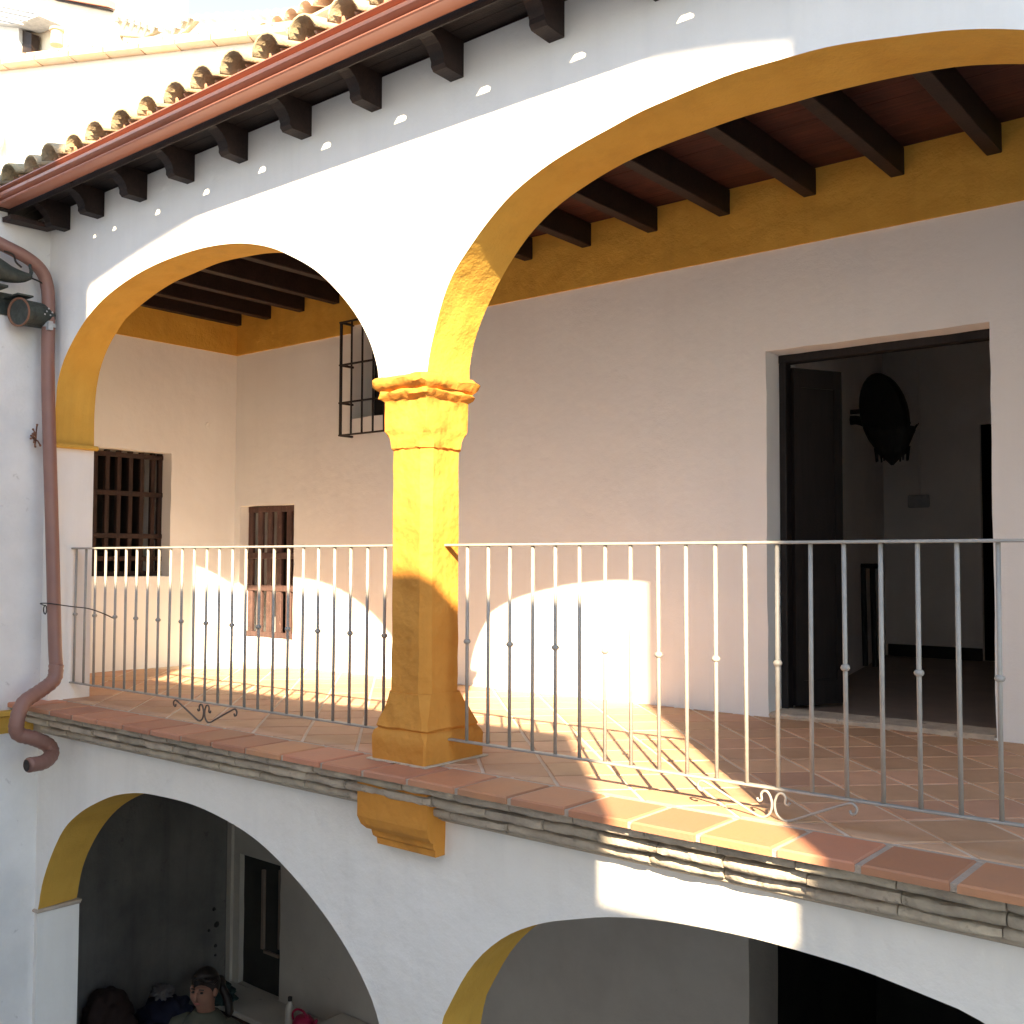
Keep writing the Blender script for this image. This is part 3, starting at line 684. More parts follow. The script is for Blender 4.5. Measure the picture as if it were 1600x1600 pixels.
def tile_stuff(x0, nx, px_, rows, y0, zf, name, parent, m_, slope, r=1.0):
    V, Fc = [], []
    cs = math.cos(slope); sn = math.sin(slope)
    for (up) in (True, False):
        tv, tf = roof_tile(up, n=7)
        for i in range(nx):
            for j in range(rows):
                k = len(V); ox = x0+i*px_+(0 if up else px_/2)+random.uniform(-.008, .008); oy = y0+j*.36; dz = random.uniform(-.006, .006)
                for a, b, c in tv: V.append((ox+a*r, oy+(b*cs-c*sn)*1, zf(oy)+b*sn+c*cs*r+dz))
                Fc += [tuple(q+k for q in f) for f in tf]
    return obj(name, V, Fc, m_, parent, smooth=True, kind='stuff')
tp = .2565
x0t = -3.376-tp*14
for i in range(33):
    xx = x0t+i*tp
    if xx > 1.4: break
    link('cover_tile', cov, (xx+random.uniform(-.012, .012), 2.968+random.uniform(-.014, .014), 2.362+random.uniform(-.006, .008)), ev, (R(15)+random.uniform(-.03, .03), random.uniform(-.05, .05), random.uniform(-.04, .04)))
    link('channel_tile', chn, (xx+tp/2, 3.0+random.uniform(-.01, .01), 2.383), ev, (R(14), random.uniform(-.04, .04), 0))
tile_stuff(x0t, 33, tp, 11, 3.33, lambda y_: 2.362+(y_-2.97)*math.tan(R(16.5)), 'upper_roof_tiles', ev, ROOFT, R(15))
# gutter
gt = empty('gutter', (-3.0, 2.98, 2.22), 'long brown metal gutter with ribbed front below the roof tiles', 'gutter')
gp = [(3.036, 2.224), (3.036, 2.214), (3.030, 2.211), (2.950, 2.211), (2.944, 2.216), (2.946, 2.222), (2.964, 2.229), (2.964, 2.238), (2.944, 2.243), (2.932, 2.250), (2.930, 2.264), (2.938, 2.271), (2.961, 2.275), (2.961, 2.292), (2.940, 2.295), (2.932, 2.299), (2.934, 2.305), (2.946, 2.305), (2.948, 2.300)]
inn = [(a+(.003 if a < 3 else -.003), max(b, 2.216)+(.002)) for a, b in gp][::-1]
V, Fc = [], []
xsg = [-7.4+.6*k for k in range(16)]
for xg in xsg:
    V += [(xg, a, b+.0015*math.sin(xg*1.3)) for a, b in gp]
q = len(gp)
for i in range(len(xsg)-1):
    for k in range(q-1): Fc.append((i*q+k, i*q+k+1, (i+1)*q+k+1, (i+1)*q+k))
g = obj('trough', V, Fc, GUTTER, gt, smooth=True)
autosmooth(g, 28)
sm = g.modifiers.new('thickness', 'SOLIDIFY'); sm.thickness = .002; sm.offset = 0
for xg in (-6.15, -1.2):
    obj('gutter_joint', *[(lambda V_, F_: (V_, F_))(*join(([(xg-.012, a-.003 if a < 3 else a+.002, b-.002) for a, b in gp]+[(xg+.012, a-.003 if a < 3 else a+.002, b-.002) for a, b in gp], [(k, k+1, q+k+1, q+k) for k in range(q-2)])))][0], GUTTER, gt)

# ------------------------------------------------------------------ left wing
lwg = empty('left_wing_wall', (LX, 1.2, LZ), 'stained white wall of the left wing at right angles to the arcade', 'wall')
plate('wall_body', rect(-1.3, YF, LZ-.1, 2.20), [], 'yz', LX, LX-.35, WHITE_OLD, lwg)
cvp = [(LX+.0, -.955), (LX+.045, -.958), (LX+.05, -.985), (LX+.022, -.995), (LX+.018, -1.06), (LX+.004, -1.10), (LX, -1.10)]
V = [(a, -1.3, b) for a, b in cvp]+[(a, 3.30, b) for a, b in cvp]; q = len(cvp)
obj('ochre_ledge', V, [(k, k+1, q+k+1, q+k) for k in range(q-1)]+[tuple(range(q)), tuple(range(q, 2*q))], OCHRE, lwg)
obj('wing_roof', *boxg(LX-2.2, LX+.05, -1.3, 3.04, 2.20, 2.30), WOOD_X, lwg)
# broken board end beside the last rafter
obj('board_end', *bevbox(-6.62, -6.50, 3.0, 3.3, 2.13, 2.155, .006, .006), GRILLE_WOOD, ev)

# downpipe
dp = empty('downpipe', (-6.45, 3.27, -1.2), 'brown metal downpipe running down the corner and kinked around the gallery edge', 'pipe')
up_ = smooth_path([(-6.545, 2.55, 2.10), (-6.535, 2.80, 2.01), (-6.521, 2.95, 1.955), (-6.505, 3.1, 1.905), (-6.512, 3.2, 1.850), (-6.518, 3.25, 1.765), (-6.505, 3.26, 1.60), (-6.488, 3.26, 1.114), (-6.402, 3.27, .09), (-6.345, 3.27, -.5), (-6.317, 3.27, -.68)], 5)
o = obj('pipe_run', *tube(up_, .041, 14), PIPE, dp, smooth=True)
lo = smooth_path([(-6.317, 3.27, -.66), (-6.306, 3.25, -.751), (-6.297, 3.16, -.812), (-6.272, 3.05, -.869), (-6.247, 3.00, -.966), (-6.252, 3.01, -1.045), (-6.243, 3.10, -1.085), (-6.262, 3.20, -1.140), (-6.245, 3.215, -1.195), (-6.19, 3.14, -1.226), (-6.158, 3.03, -1.224)], 8)
rad = [.044+.0022*math.sin(i*2.4) for i in range(len(lo))]
obj('flexible_elbow', *tube(lo, rad, 14), PIPE, dp, smooth=True)
obj('pipe_mouth', *lathe([(.034, 0), (.034, -.004)], (-6.156, 3.020, -1.224), 12, 'y'), IRON, dp)
obj('pipe_clamp', *join(lathe([(.044, -.012), (.044, .012)], (-6.496, 3.26, 1.49), 14), boxg(-6.475, -6.44, 3.23, 3.26, 1.455, 1.51)), GREYM, dp)
wr = smooth_path([(-6.47, 3.27, -.30), (-6.40, 3.20, -.282), (-6.33, 3.22, -.28), (-6.27, 3.33, -.30), (-6.22, 3.42, -.315), (-6.13, 3.47, -.345), (-6.02, 3.475, -.37)], 5)
obj('tie_wire', *tube(wr, .0035, 5), IRON, None, label='thin wire tying the downpipe to the left railing', category='wire')
obj('tie_wire', *tube([(-6.475+.02*math.cos(a*.7), 3.27, -.325+.028*math.sin(a*.7)) for a in range(10)], .004, 5), IRON, None, label='loop of wire end sticking out left of the downpipe', category='wire')
# dried weed
V, Fc = [], []
tw = []
for k in range(11):
    a = random.uniform(1.2, 5.2); L = random.uniform(.05, .13)
    p0 = Vector((LX+.01, 3.26, .76)); e = p0+Vector((.05+random.uniform(0, .04), -abs(math.cos(a))*L*.9, math.sin(a)*L*.7+.02))
    md = (p0+e)/2+Vector((random.uniform(-.01, .02), random.uniform(-.01, .01), random.uniform(-.01, .02)))
    tw.append(tube(smooth_path([p0, md, e], 3), [.005]*6+[.008], 5))
wd_ = obj('dried_weed', *join(*tw), TWIG, None, label='small dried weed growing from the wall behind the downpipe', category='plant')

# ------------------------------------------------------------------ lamps on the left wing
lp = empty('can_spotlight', (LX, 3.2, 1.5), 'black can spotlight facing left on the wing wall, behind the downpipe', 'spotlight')
def can(c, ax, prof, n=20):
    ax = Vector(ax).normalized(); u = ax.cross(Vector((0, 0, 1))).normalized(); w_ = u.cross(ax)
    V = []; Fc = []
    for r, h in prof:
        for k in range(n):
            a = 2*math.pi*k/n; V.append(Vector(c)+ax*h+r*(math.cos(a)*u+math.sin(a)*w_))
    for i in range(len(prof)-1):
        for k in range(n): Fc.append((i*n+k, i*n+(k+1) % n, (i+1)*n+(k+1) % n, (i+1)*n+k))
    Fc.append(tuple(range((len(prof)-1)*n, len(prof)*n))); return V, Fc
ax_ = (.30, -.95, -.08)
obj('lamp_housing', *can((-6.50, 3.12, 1.545), ax_, [(.03, -.17), (.080, -.155), (.084, .045), (.090, .05), (.090, .06)], 22), LAMP, lp, smooth=False)
o = obj('lens_ring', *can((-6.50, 3.12, 1.545), ax_, [(.090, .061), (.093, .068), (.080, .068), (.076, .02), (.07, -.05), (.01, -.10)], 22), TWIG, lp, smooth=True)
obj('yoke', *join(boxg(LX, -6.44, 3.03, 3.13, 1.640, 1.650), boxg(LX, LX+.012, 3.0, 3.14, 1.54, 1.68)), LAMP, lp)
for k in range(5):
    obj('rivet', *lathe([(.006, 0), (.004, .004)], (-6.43+.0*k, 3.20+.012*k, 1.545+.02*(k % 3)), 8, 'x'), GREYM, lp)
l2 = empty('horn_lamp', (LX, 3.05, 1.75), 'dark green horn-shaped lamp with a curled bracket high on the wing wall', 'lamp')
hp = smooth_path([(-6.48, 2.80, 1.80), (-6.48, 2.90, 1.785), (-6.48, 2.99, 1.765), (-6.48, 3.07, 1.765), (-6.49, 3.13, 1.78)], 5)
obj('horn', *tube(hp, [.085-.066*(i/(len(hp)-1))**1.1 for i in range(len(hp))], 16), LAMP, l2, smooth=True)
obj('rim', *tube(smooth_path([(-6.42, 2.93, 1.885), (-6.42, 2.985, 1.875), (-6.43, 3.01, 1.835), (-6.43, 3.045, 1.81)], 4), .006, 6), IRON, l2)
obj('curl', *tube(smooth_path([(-6.49, 3.12, 1.775), (-6.49, 3.135, 1.81), (-6.49, 3.125, 1.845), (-6.49, 3.135, 1.868)], 4), [.012]*6+[.009]*6+[.014], 8), LAMP, l2)
obj('cable', *tube(smooth_path([(-6.49, 3.12, 1.775), (-6.50, 3.19, 1.765), (-6.52, 3.27, 1.74)], 4), .005, 6), IRON, l2)
obj('foot', *boxg(-6.6, -6.46, 2.9, 2.98, 1.675, 1.69), LAMP, l2)

# ------------------------------------------------------------------ lower gallery
link('lower_gallery', None, (-3, 4.5, LZ), kind='structure')
lg = bpy.data.objects['lower_gallery']
box('lower_floor', -8.3, RIGHT_END, YF, BW+3, LZ-.09, LZ, STONE, lg)
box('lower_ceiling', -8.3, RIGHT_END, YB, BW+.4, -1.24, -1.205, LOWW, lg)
lbw = empty('lower_back_wall', (-3.3, BW, LZ), 'plain plastered back wall of the lower arcade with a window and a doorway', 'wall')
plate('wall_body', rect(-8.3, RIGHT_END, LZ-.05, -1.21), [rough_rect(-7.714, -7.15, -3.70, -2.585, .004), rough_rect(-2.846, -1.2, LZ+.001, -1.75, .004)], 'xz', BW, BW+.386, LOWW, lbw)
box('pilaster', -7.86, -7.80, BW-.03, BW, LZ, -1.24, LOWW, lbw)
lew = empty('lower_end_wall', (EX, 4.6, LZ), 'dark end wall at the left of the lower arcade', 'wall')
box('wall_body', EX-.3, EX, 3.4, BW, LZ-.05, -1.21, DARKW, lew)
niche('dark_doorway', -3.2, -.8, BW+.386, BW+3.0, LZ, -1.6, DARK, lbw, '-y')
lwn = empty('lower_window', (-7.43, BW+.1, -3.70), 'dark open window over the bench in the lower arcade', 'window')
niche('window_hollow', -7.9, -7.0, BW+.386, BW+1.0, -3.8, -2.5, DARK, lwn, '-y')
box('dark_backing', -7.75, -7.12, BW+.05, BW+.07, -3.75, -2.55, DARK, lwn)  # opaque dark sheet painted as the gloom inside the open window
box('window_frame', -7.44, -7.41, BW+.025, BW+.05, -3.35, -2.68, ROOMF, lwn)
box('window_frame', -7.21, -7.185, BW+.025, BW+.05, -3.3, -2.64, ROOMF, lwn)
box('window_frame', -7.41, -7.21, BW+.03, BW+.05, -3.38, -3.355, ROOMF, lwn)
for (yy_, zz_, q_) in ((5.55, -3.06, .018), (5.58, -3.20, .028), (5.50, -3.23, .014), (5.57, -3.38, .016), (5.57, -3.46, .012)):
    obj('wall_mark', *lathe([(q_, 0), (q_*.6, .012)], (EX, yy_, zz_), 7, 'x'), DARK, lew)  # raised dark lumps standing for black marks on the wall
bench = empty('masonry_bench', (-6.9, 5.5, LZ), 'low masonry bench with a pale plaster edge along the lower back wall', 'bench')
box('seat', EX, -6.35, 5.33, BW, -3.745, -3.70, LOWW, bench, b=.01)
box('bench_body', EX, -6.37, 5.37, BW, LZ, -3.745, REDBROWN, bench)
crate = empty('grey_crate', (-6.2, 5.5, LZ), 'grey crate standing at the end of the bench, partly behind the arch', 'crate')
box('crate_body', -6.33, -5.75, 5.35, 5.68, LZ, -3.60, GREYM, crate, b=.01)
box('crate_lid', -6.34, -5.74, 5.34, 5.685, -3.60, -3.575, LOWW, crate, b=.006)
bt = empty('water_bottle', (-6.70, 5.45, -3.70), 'pale plastic bottle with a black cap on the bench', 'bottle')
obj('bottle_body', *lathe([(.034, 0), (.038, .02), (.038, .13), (.03, .16), (.014, .185), (.014, .20)], (-6.70, 5.45, -3.70), 14), BOTTLE, bt, smooth=True)
obj('cap', *lathe([(.017, .195), (.017, .225)], (-6.70, 5.45, -3.70), 12), IRON, bt)
wc = empty('watering_can', (-6.50, 5.42, -3.70), 'crimson plastic watering can beside the bottle on the bench', 'watering can')
obj('can_body', *lathe([(.085, 0), (.09, .02), (.085, .10), (.06, .135), (.05, .14)], (-6.50, 5.42, -3.70), 18), PINK, wc, smooth=True)
obj('handle', *tube(smooth_path([(-6.60, 5.42, -3.66), (-6.63, 5.42, -3.58), (-6.58, 5.42, -3.53), (-6.50, 5.42, -3.525), (-6.45, 5.42, -3.565)], 5), .009, 8), PINK, wc, smooth=True)
obj('spout', *tube([(-6.43, 5.42, -3.66), (-6.37, 5.42, -3.60), (-6.345, 5.42, -3.55)], [.022, .014, .012], 8), PINK, wc, smooth=True)
from mathutils import noise as mn
def lump(c, r, seed, amp=.28, fold=5):
    """crumpled soft thing: subdivided sphere pushed about by folded noise"""
    bm = bmesh.new(); bmesh.ops.create_icosphere(bm, subdivisions=4, radius=1)
    V = []
    for v in bm.verts:
        p = v.co.normalized(); q = p*fold*.35+Vector((seed, seed*2.1, 0))
        d = 1+amp*(abs(mn.noise(q))*2-.5)+amp*.35*mn.noise(q*3.1)
        z = p.z*d; z = max(z, -.75)
        V.append((c[0]+r[0]*p.x*d, c[1]+r[1]*p.y*d, c[2]+r[2]*z))
    bm.verts.index_update(); F_ = [tuple(v.index for v in f.verts) for f in bm.faces]; bm.free(); return V, F_
obj('cloth_pile', *lump((-7.60, 4.93, -3.68), (.25, .18, .13), 1.3), NAVY, None, smooth=True, label='navy cloth bundle on a low seat left of the seated person', category='cloth')
obj('cloth_pile', *lump((-7.70, 4.95, -3.54), (.11, .08, .05), 4.1, .5, 7), PALE, None, smooth=True, label='small pale cloth lying on top of the navy bundle', category='cloth')
obj('cloth_pile', *lump((-7.35, 5.2, -3.52), (.22, .13, .10), 6.7), TEAL, None, smooth=True, label='dark teal cloth heaped behind the seated person', category='cloth')
obj('backpack', *lump((-7.66, 4.45, -3.62), (.22, .19, .26), 9.2, .2), REDBROWN, None, smooth=True, label='dark reddish backpack standing at the far left under the lower arch', category='backpack')
obj('low_seat', *bevbox(-7.82, -7.12, 4.25, 5.33, LZ, -3.79, .02), REDBROWN, None, label='dark low wooden seat under the navy cloth bundle', category='seat')

# ------------------------------------------------------------------ person (seated, head turned to the left, hair tied back)
def skin(name, pts, edges, rad, m_, parent, sub=2, **p):
    c = Vector(pts[0]); me = bpy.data.meshes.new(name); me.from_pydata([Vector(q)-c for q in pts], edges, []); me.materials.append(m_)
    o = link(name, me, c, parent, **p)
    md = o.modifiers.new('skin', 'SKIN'); md.use_smooth_shade = True
    for i, r in enumerate(rad):
        s = o.data.skin_vertices[0].data[i]; s.radius = (r, r) if not isinstance(r, tuple) else r
    o.data.skin_vertices[0].data[0].use_root = True
    sb = o.modifiers.new('sub', 'SUBSURF'); sb.levels = sub; sb.render_levels = sub
    return o
hx, hy, hz = -6.04, 4.19, -2.86
pe = empty('person', (hx-.03, hy+.12, LZ), 'dark-haired person in an olive T-shirt sitting under the lower left arch', 'person')
fh = Vector((.42, -.905, 0)).normalized(); rh = Vector((-fh.y, fh.x, 0))*-1      # body: forward and its own left
rh = Vector((.905, .42, 0))
def fr(a, b, c): return Vector((hx, hy, hz))+rh*a+fh*b+Vector((0, 0, c))      # across, forward, up from the head centre
B = [fr(0, -.10, -.82), fr(0, -.09, -.62), fr(0, -.07, -.44), fr(0, -.055, -.28), fr(0, -.035, -.19), fr(0, -.02, -.12), fr(0, 0, -.02), fr(0, .0, .045),
     fr(-.16, -.05, -.26), fr(-.22, .0, -.48), fr(-.10, .22, -.55), fr(-.03, .28, -.54), fr(.02, .31, -.54),
     fr(.16, -.05, -.26), fr(.23, .02, -.48), fr(.10, .22, -.58), fr(.03, .27, -.58), fr(-.02, .30, -.58),
     fr(-.10, -.08, -.86), fr(-.13, .34, -.83), fr(-.13, .33, -1.20), fr(-.13, .43, -1.25),
     fr(.10, -.08, -.86), fr(.13, .34, -.83), fr(.13, .33, -1.20), fr(.13, .43, -1.25), fr(0, .05, -.08)]
E_ = [(0, 1), (1, 2), (2, 3), (3, 4), (4, 5), (5, 6), (6, 7), (3, 8), (8, 9), (9, 10), (10, 11), (11, 12), (3, 13), (13, 14), (14, 15), (15, 16), (16, 17), (0, 18), (18, 19), (19, 20), (20, 21), (0, 22), (22, 23), (23, 24), (24, 25), (6, 26)]
rd = [.11, .10, .10, .085, .058, .056, .092, .086, .05, .042, .034, .03, .022, .05, .042, .034, .03, .022, .085, .066, .05, .04, .085, .066, .05, .04, .058]
skin('body', B, E_, rd, SKIN, pe)
def ell(c, r, n=16, k=10, cut=None):
    V, Fc = [], []
    for i in range(k+1):
        t = math.pi*i/k
        for j in range(n):
            a = 2*math.pi*j/n; V.append((c[0]+r[0]*math.sin(t)*math.cos(a), c[1]+r[1]*math.sin(t)*math.sin(a), c[2]+r[2]*math.cos(t)))
    for i in range(k):
        for j in range(n): Fc.append((i*n+j, (i+1)*n+j, (i+1)*n+(j+1) % n, i*n+(j+1) % n))
    return V, Fc
# shirt: closed torso rings with short sleeves
def ring(a0, b0, c0, ra, rb, n=16): return [fr(a0+ra*math.cos(2*math.pi*q/n), b0+rb*math.sin(2*math.pi*q/n), c0+.004*math.sin(q*2.3+c0*40)) for q in range(n)]
rings = [ring(0, -.09, -.84, .175, .135), ring(0, -.085, -.66, .165, .13), ring(0, -.075, -.50, .175, .135), ring(0, -.065, -.38, .19, .135), ring(0, -.06, -.27, .208, .12), ring(0, -.055, -.225, .19, .10), ring(0, -.045, -.190, .13, .085), ring(0, -.030, -.145, .085, .074), ring(0, -.028, -.14, .072, .064)]
sl_ = []
for s_ in (-1, 1): sl_.append(tube([fr(s_*.13, -.055, -.235), fr(s_*.198, -.045, -.275), fr(s_*.235, -.01, -.40), fr(s_*.245, .02, -.47)], [.06, .082, .074, .072], 14))
obj('shirt', *join(loft(rings), *sl_), SHIRT, pe, smooth=True)
skin('trousers', [B[0], B[18], B[19], fr(-.13, .33, -1.12), B[22], B[23], fr(.13, .33, -1.12)], [(0, 1), (1, 2), (2, 3), (0, 4), (4, 5), (5, 6)], [.15, .115, .09, .07, .115, .09, .07], TROUS, pe)
fd = (fh+Vector((0, 0, .04))).normalized(); sd = rh; fc_ = fr(0, 0, 0)
hv, hf = ell((0, 0, 0), (.093, .108, .118), 20, 14)
HV = []
for v in hv:
    a, b, c = v
    if b > .0 and c < .075-.25*b: b = b*.35; a *= .97          # hairline pulled back from the face
    HV.append(fc_+sd*a+fd*(b-.022)+Vector((0, 0, c+.028)))
strands = []
for q in range(16):
    an = -1.3+2.6*q/15; st = fc_+sd*math.sin(an)*.080+fd*(.072*math.cos(an)-.012)+Vector((0, 0, .092-.03*abs(an)))
    strands.append(tube(smooth_path([st, fc_+sd*math.sin(an)*.088-fd*.03+Vector((0, 0, .128-.05*abs(an))), fc_+sd*.03-fd*.125+Vector((0, 0, .02))], 4), [.009]*9, 5))
obj('hair', *join((HV, hf), *strands, ell(fr(.035, -.14, .0), (.042, .042, .05)), tube(smooth_path([fr(.05, -.13, -.01), fr(.11, -.12, -.10), fr(.14, -.10, -.2)], 4), [.028]*8+[.01], 8)), HAIR, pe, smooth=True)
obj('nose', *tube([fc_+fd*.088+Vector((0, 0, .014)), fc_+fd*.106+Vector((0, 0, -.022)), fc_+fd*.094+Vector((0, 0, -.034))], [.008, .013, .010], 8), SKIN, pe, smooth=True)
for s_ in (-1, 1):
    obj('eye', *ell(fc_+fd*.082+sd*s_*.032+Vector((0, 0, .012)), (.014, .011, .007), 10, 6), HAIR, pe, smooth=True)
    obj('eyebrow', *tube([fc_+fd*.089+sd*s_*.016+Vector((0, 0, .034)), fc_+fd*.080+sd*s_*.048+Vector((0, 0, .032))], .0045, 5), HAIR, pe)
    obj('ear', *ell(fc_+sd*s_*.086+Vector((0, .0, -.005)), (.012, .018, .028), 10, 6), SKIN, pe, smooth=True)
obj('mouth', *tube([fc_+fd*.082-sd*.024+Vector((0, 0, -.06)), fc_+fd*.092+Vector((0, 0, -.058)), fc_+fd*.082+sd*.024+Vector((0, 0, -.06))], [.003, .007, .003], 6), flat('lips', (.30, .09, .08)), pe)
for s, hb in ((0, B[12]), (1, B[17])):
    for k in range(5):
        o_ = Vector(hb)+fh*.005+rh*(-.024+.012*k); ln = (.035, .05, .055, .05, .04)[k]
        obj('finger', *tube([o_, o_+fh*ln*.6, o_+fh*ln+Vector((0, 0, -.018))], [.009, .008, .006], 7), SKIN, pe, smooth=True)
obj('stool', *join(lathe([(.16, 0), (.16, .035)], (hx-.04, hy+.09, hz-.985), 18), *[tube([(hx-.04+a*.12, hy+.09+b*.12, LZ), (hx-.04+a*.09, hy+.09+b*.09, hz-.985)], .016, 6) for a in (-1, 1) for b in (-1, 1)]), REDBROWN, None, label='small wooden stool the person sits on', category='stool')

# ------------------------------------------------------------------ opposite wing (unseen, behind the camera): outline shaped to cast the shadow edges
ow_ = empty('opposite_wing', (0, -1.1, LZ), 'unseen white wing across the courtyard, its loggia opening added to shape the sunlight', 'building')
def opp(name, outer, y0=-1.25, y1=-1.0, m_=WHITE): return plate(name, outer, [], 'xz', y0, y1, m_, ow_)
opp('wall_body', [(-6.65, LZ), (7, LZ), (7, 5.56), (2.48, 5.56), (2.48, 1.6), (1.50, 1.6), (1.50, 3.397), (-2.37, 3.397), (-2.37, 6.1), (-6.65, 6.1)])
bc = [(-2.37, 5.156)]
for k in range(1, 24):
    t = k/24; xk = -2.37+4.67*t
    z = 5.156+(5.248-5.156)*t + 4*.235*t*(1-t)**.9
    bc.append((xk, min(z, 5.385)))
bc.append((2.30, 5.248))
opp('shadow_beam', bc+[(2.30, 5.405), (-2.37, 5.405)], -1.05, -1.0)  # unseen thin beam added to curve the shadow edge under the eave
box('loggia_floor', -2.37, 2.48, -4, -1.25, 2.2, 2.35, TERRA, ow_)

# ------------------------------------------------------------------ neighbouring houses up the hill
nw = empty('neighbour_wall', (-9.5, 5.8, 2.2), 'tall sunlit white wall behind the roof, topped by pale tile coping', 'wall')
A0 = Vector((-11.0, 4.92, 0)); dr_ = Vector((.893, .449, 0)); nr = Vector((-.449, .893, 0))
def along(t, k=0, z=0): v = A0+dr_*t+nr*k; return (v.x, v.y, z)
def obl(t0, t1, k0, k1, z0, z1):
    V = [along(t0, k0, z0), along(t1, k0, z0), along(t1, k1, z0), along(t0, k1, z0), along(t0, k0, z1), along(t1, k0, z1), along(t1, k1, z1), along(t0, k1, z1)]
    return V, [(0, 3, 2, 1), (4, 5, 6, 7), (0, 1, 5, 4), (1, 2, 6, 5), (2, 3, 7, 6), (3, 0, 4, 7)]
obj('wall_body', *obl(-3, 6, .05, .5, LZ, 5.15), FARWHITE, nw)
for k in range(22):
    t0 = -2.7+k*.40; 
    for lay, (dk, zz, m_) in enumerate(((-.10, 5.17, FARTILE), (.02, 5.27, FARTILE))):
        if t0 > 3.2: continue
        V, Fc = obl(t0+.2*lay, t0+.385+.2*lay, dk, .4, zz-.02, zz+.03+random.uniform(0, .02)); obj('coping_tile', V, Fc, m_, nw)
nh = empty('neighbour_house', (-7.6, 7.6, 2.5), 'white gable wall rising to an orange tiled verge above the roof', 'house')
obj('wall_body', *boxg(-9.55, -3.0, 7.30, 7.7, 2.0, 5.80), FARWHITE, nh)
es = math.tan(R(20))
obj('eave_underside', [(-9.75, 6.98, 5.70), (-3, 6.98, 5.74), (-3, 9.5, 5.74+2.5*es), (-9.75, 9.5, 5.70+2.5*es), (-9.75, 6.98, 5.73), (-3, 6.98, 5.77), (-3, 9.5, 5.77+2.5*es), (-9.75, 9.5, 5.73+2.5*es)], [(0, 1, 2, 3), (4, 5, 6, 7), (0, 1, 5, 4), (1, 2, 6, 5), (2, 3, 7, 6), (3, 0, 4, 7)], FARTILE, nh)
pc = mesh_data('roof_tile', *roof_tile(True, L=.5, r0=.11, r1=.10), FARTILE, True)
for k in range(24):
    for j in range(3):
        link('roof_tile', pc, (-9.66+.235*k, 6.93+.42*j, 5.775+.42*j*es+.006*k/2), nh, (R(18), 0, random.uniform(-.03, .03)))
def sheet(name, pts, y0, y1, m_, parent):
    n = len(pts); V = [(a, y0, b) for a, b in pts]+[(a, y1, b) for a, b in pts]
    tri = tessellate_polygon([[Vector((a, b, 0)) for a, b in pts]])
    return obj(name, V, [tuple(t) for t in tri]+[tuple(i+n for i in t) for t in tri]+[(i, (i+1) % n, n+(i+1) % n, n+i) for i in range(n)], m_, parent)
f1_ = empty('far_cream_house', (-25, 13.2, 5), 'far cream house with a salmon sloping cornice, highest at the top left', 'house')
sheet('wall', [(-34, 5), (-23.03, 5), (-23.03, 16.5), (-34, 16.5)], 13.0, 15, FARCREAM, f1_)
sheet('cornice', [(-25.9, 14.50), (-23.0, 13.24), (-23.0, 13.42), (-25.6, 14.58), (-27, 15.2), (-27, 14.98)], 12.8, 13.0, SALMON, f1_)
sheet('cornice_shadow_strip', [(-25.9, 14.45), (-23.1, 13.21), (-23.1, 13.24), (-25.9, 14.50)], 12.9, 13.0, WOOD, f1_)  # dark strip painted as the shadow under the cornice
obj('chimney_pot', *lathe([(.16, 0), (.14, .35), (.18, .36), (.18, .42)], (-25.05, 12.6, 12.85), 12), FARTILE, f1_)
f2_ = empty('far_tiled_house', (-21, 13.2, 5), 'far white house with scalloped tile edges dipping to a valley against the sky', 'house')
edge = [(-23.0, 13.08), (-22.3, 12.78), (-21.46, 12.34), (-20.95, 12.12), (-20.6, 12.04), (-20.3, 12.10), (-20.04, 12.08), (-18.9, 11.75), (-17.5, 11.32), (-16, 10.9)]
sheet('wall', [(-23.0, 5), (-16, 5)]+[(a, b-.08) for a, b in edge[::-1]], 13.2, 15, FARWHITE, f2_)
k = 0
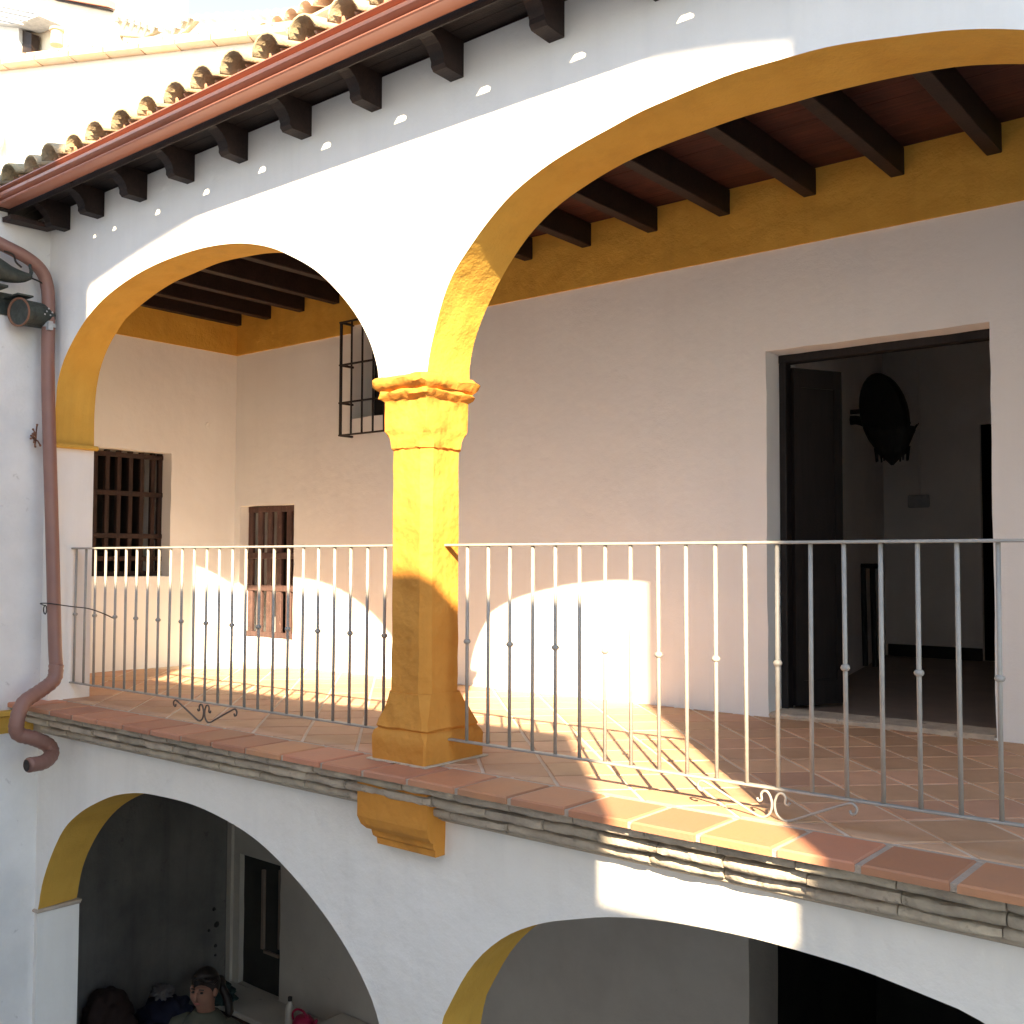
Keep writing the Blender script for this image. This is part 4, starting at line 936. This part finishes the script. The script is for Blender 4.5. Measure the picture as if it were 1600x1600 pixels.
for (a, b), (c, e) in zip(edge, edge[1:]):
    L = math.hypot(c-a, e-b); n = max(1, int(L/.30))
    for i in range(n):
        t = i/n; k += 1
        link('edge_tile', mesh_data('edge_tile', *roof_tile(True, L=.6, r0=.11, r1=.11, n=7), FARWHITE, True) if k == 1 else bpy.data.objects['edge_tile.%03d' % 999].data if False else bpy.data.meshes.get('edge_tile_far') or mesh_data('edge_tile_far', *roof_tile(True, L=.6, r0=.11, r1=.11, n=7), FARWHITE, True), (a+(c-a)*t+.1, 12.95, b+(e-b)*t-.10), f2_, (R(8), 0, 0))
sheet('verge_underside', [(-23.0, 13.02), (-21.5, 12.35), (-21.0, 12.2), (-21.9, 12.25), (-23.0, 12.65)], 13.1, 13.2, ROOFT, f2_)
sheet('verge_underside', [(-20.75, 12.06), (-20.1, 12.16), (-19.6, 12.02), (-20.2, 11.85), (-20.75, 11.86)], 13.1, 13.2, ROOFT, f2_)
ant = obj('aerial_pole', *tube([(-20.72, 12.8, 11.9), (-20.72, 12.8, 13.4)], .045, 8), FARWHITE, None, label='thin pale aerial pole standing against the blue sky', category='pole')
f3_ = empty('grey_sheet_roof', (-27.5, 12.5, 5), 'grey sheet roof sloping over a mottled wall at the far left', 'roof')
sheet('sheet', [(-29.5, 15.55), (-28.0, 14.85), (-25.5, 13.72), (-25.4, 13.60), (-26.6, 13.78), (-28.0, 14.30), (-29.5, 14.95)], 12.3, 12.9, CORRU, f3_)
for k in range(4):
    sheet('sheet_rib', [(-29.5, 15.50-.13*k), (-25.6-.2*k, 13.76-.035*k), (-25.6-.2*k, 13.73-.035*k), (-29.5, 15.44-.13*k)], 12.27, 12.3, GREYM if k % 2 else FARWHITE, f3_)
sheet('mottled_wall', [(-30, 5), (-27.1, 5), (-27.1, 14.05), (-28.0, 14.35), (-29.5, 14.98), (-30, 15.1)], 12.6, 12.9, WHITE_OLD, f3_)
sheet('dark_gap_patch', [(-27.1, 12.5), (-26.6, 12.5), (-26.6, 13.7), (-27.1, 13.95)], 12.7, 12.9, WOOD, f3_)  # solid dark sheet painted as the shaded opening below the roof
# round ceramic lamp on the sunlit wall
cl_ = empty('round_wall_lamp', along(.03, -.05, 4.35), 'small round ceramic ornament on the sunlit wall at the left edge', 'ornament')
obj('disc', *ell(along(.03, -.04, 4.37), (.09, .06, .15), 16, 10), FARTILE, cl_, smooth=True)
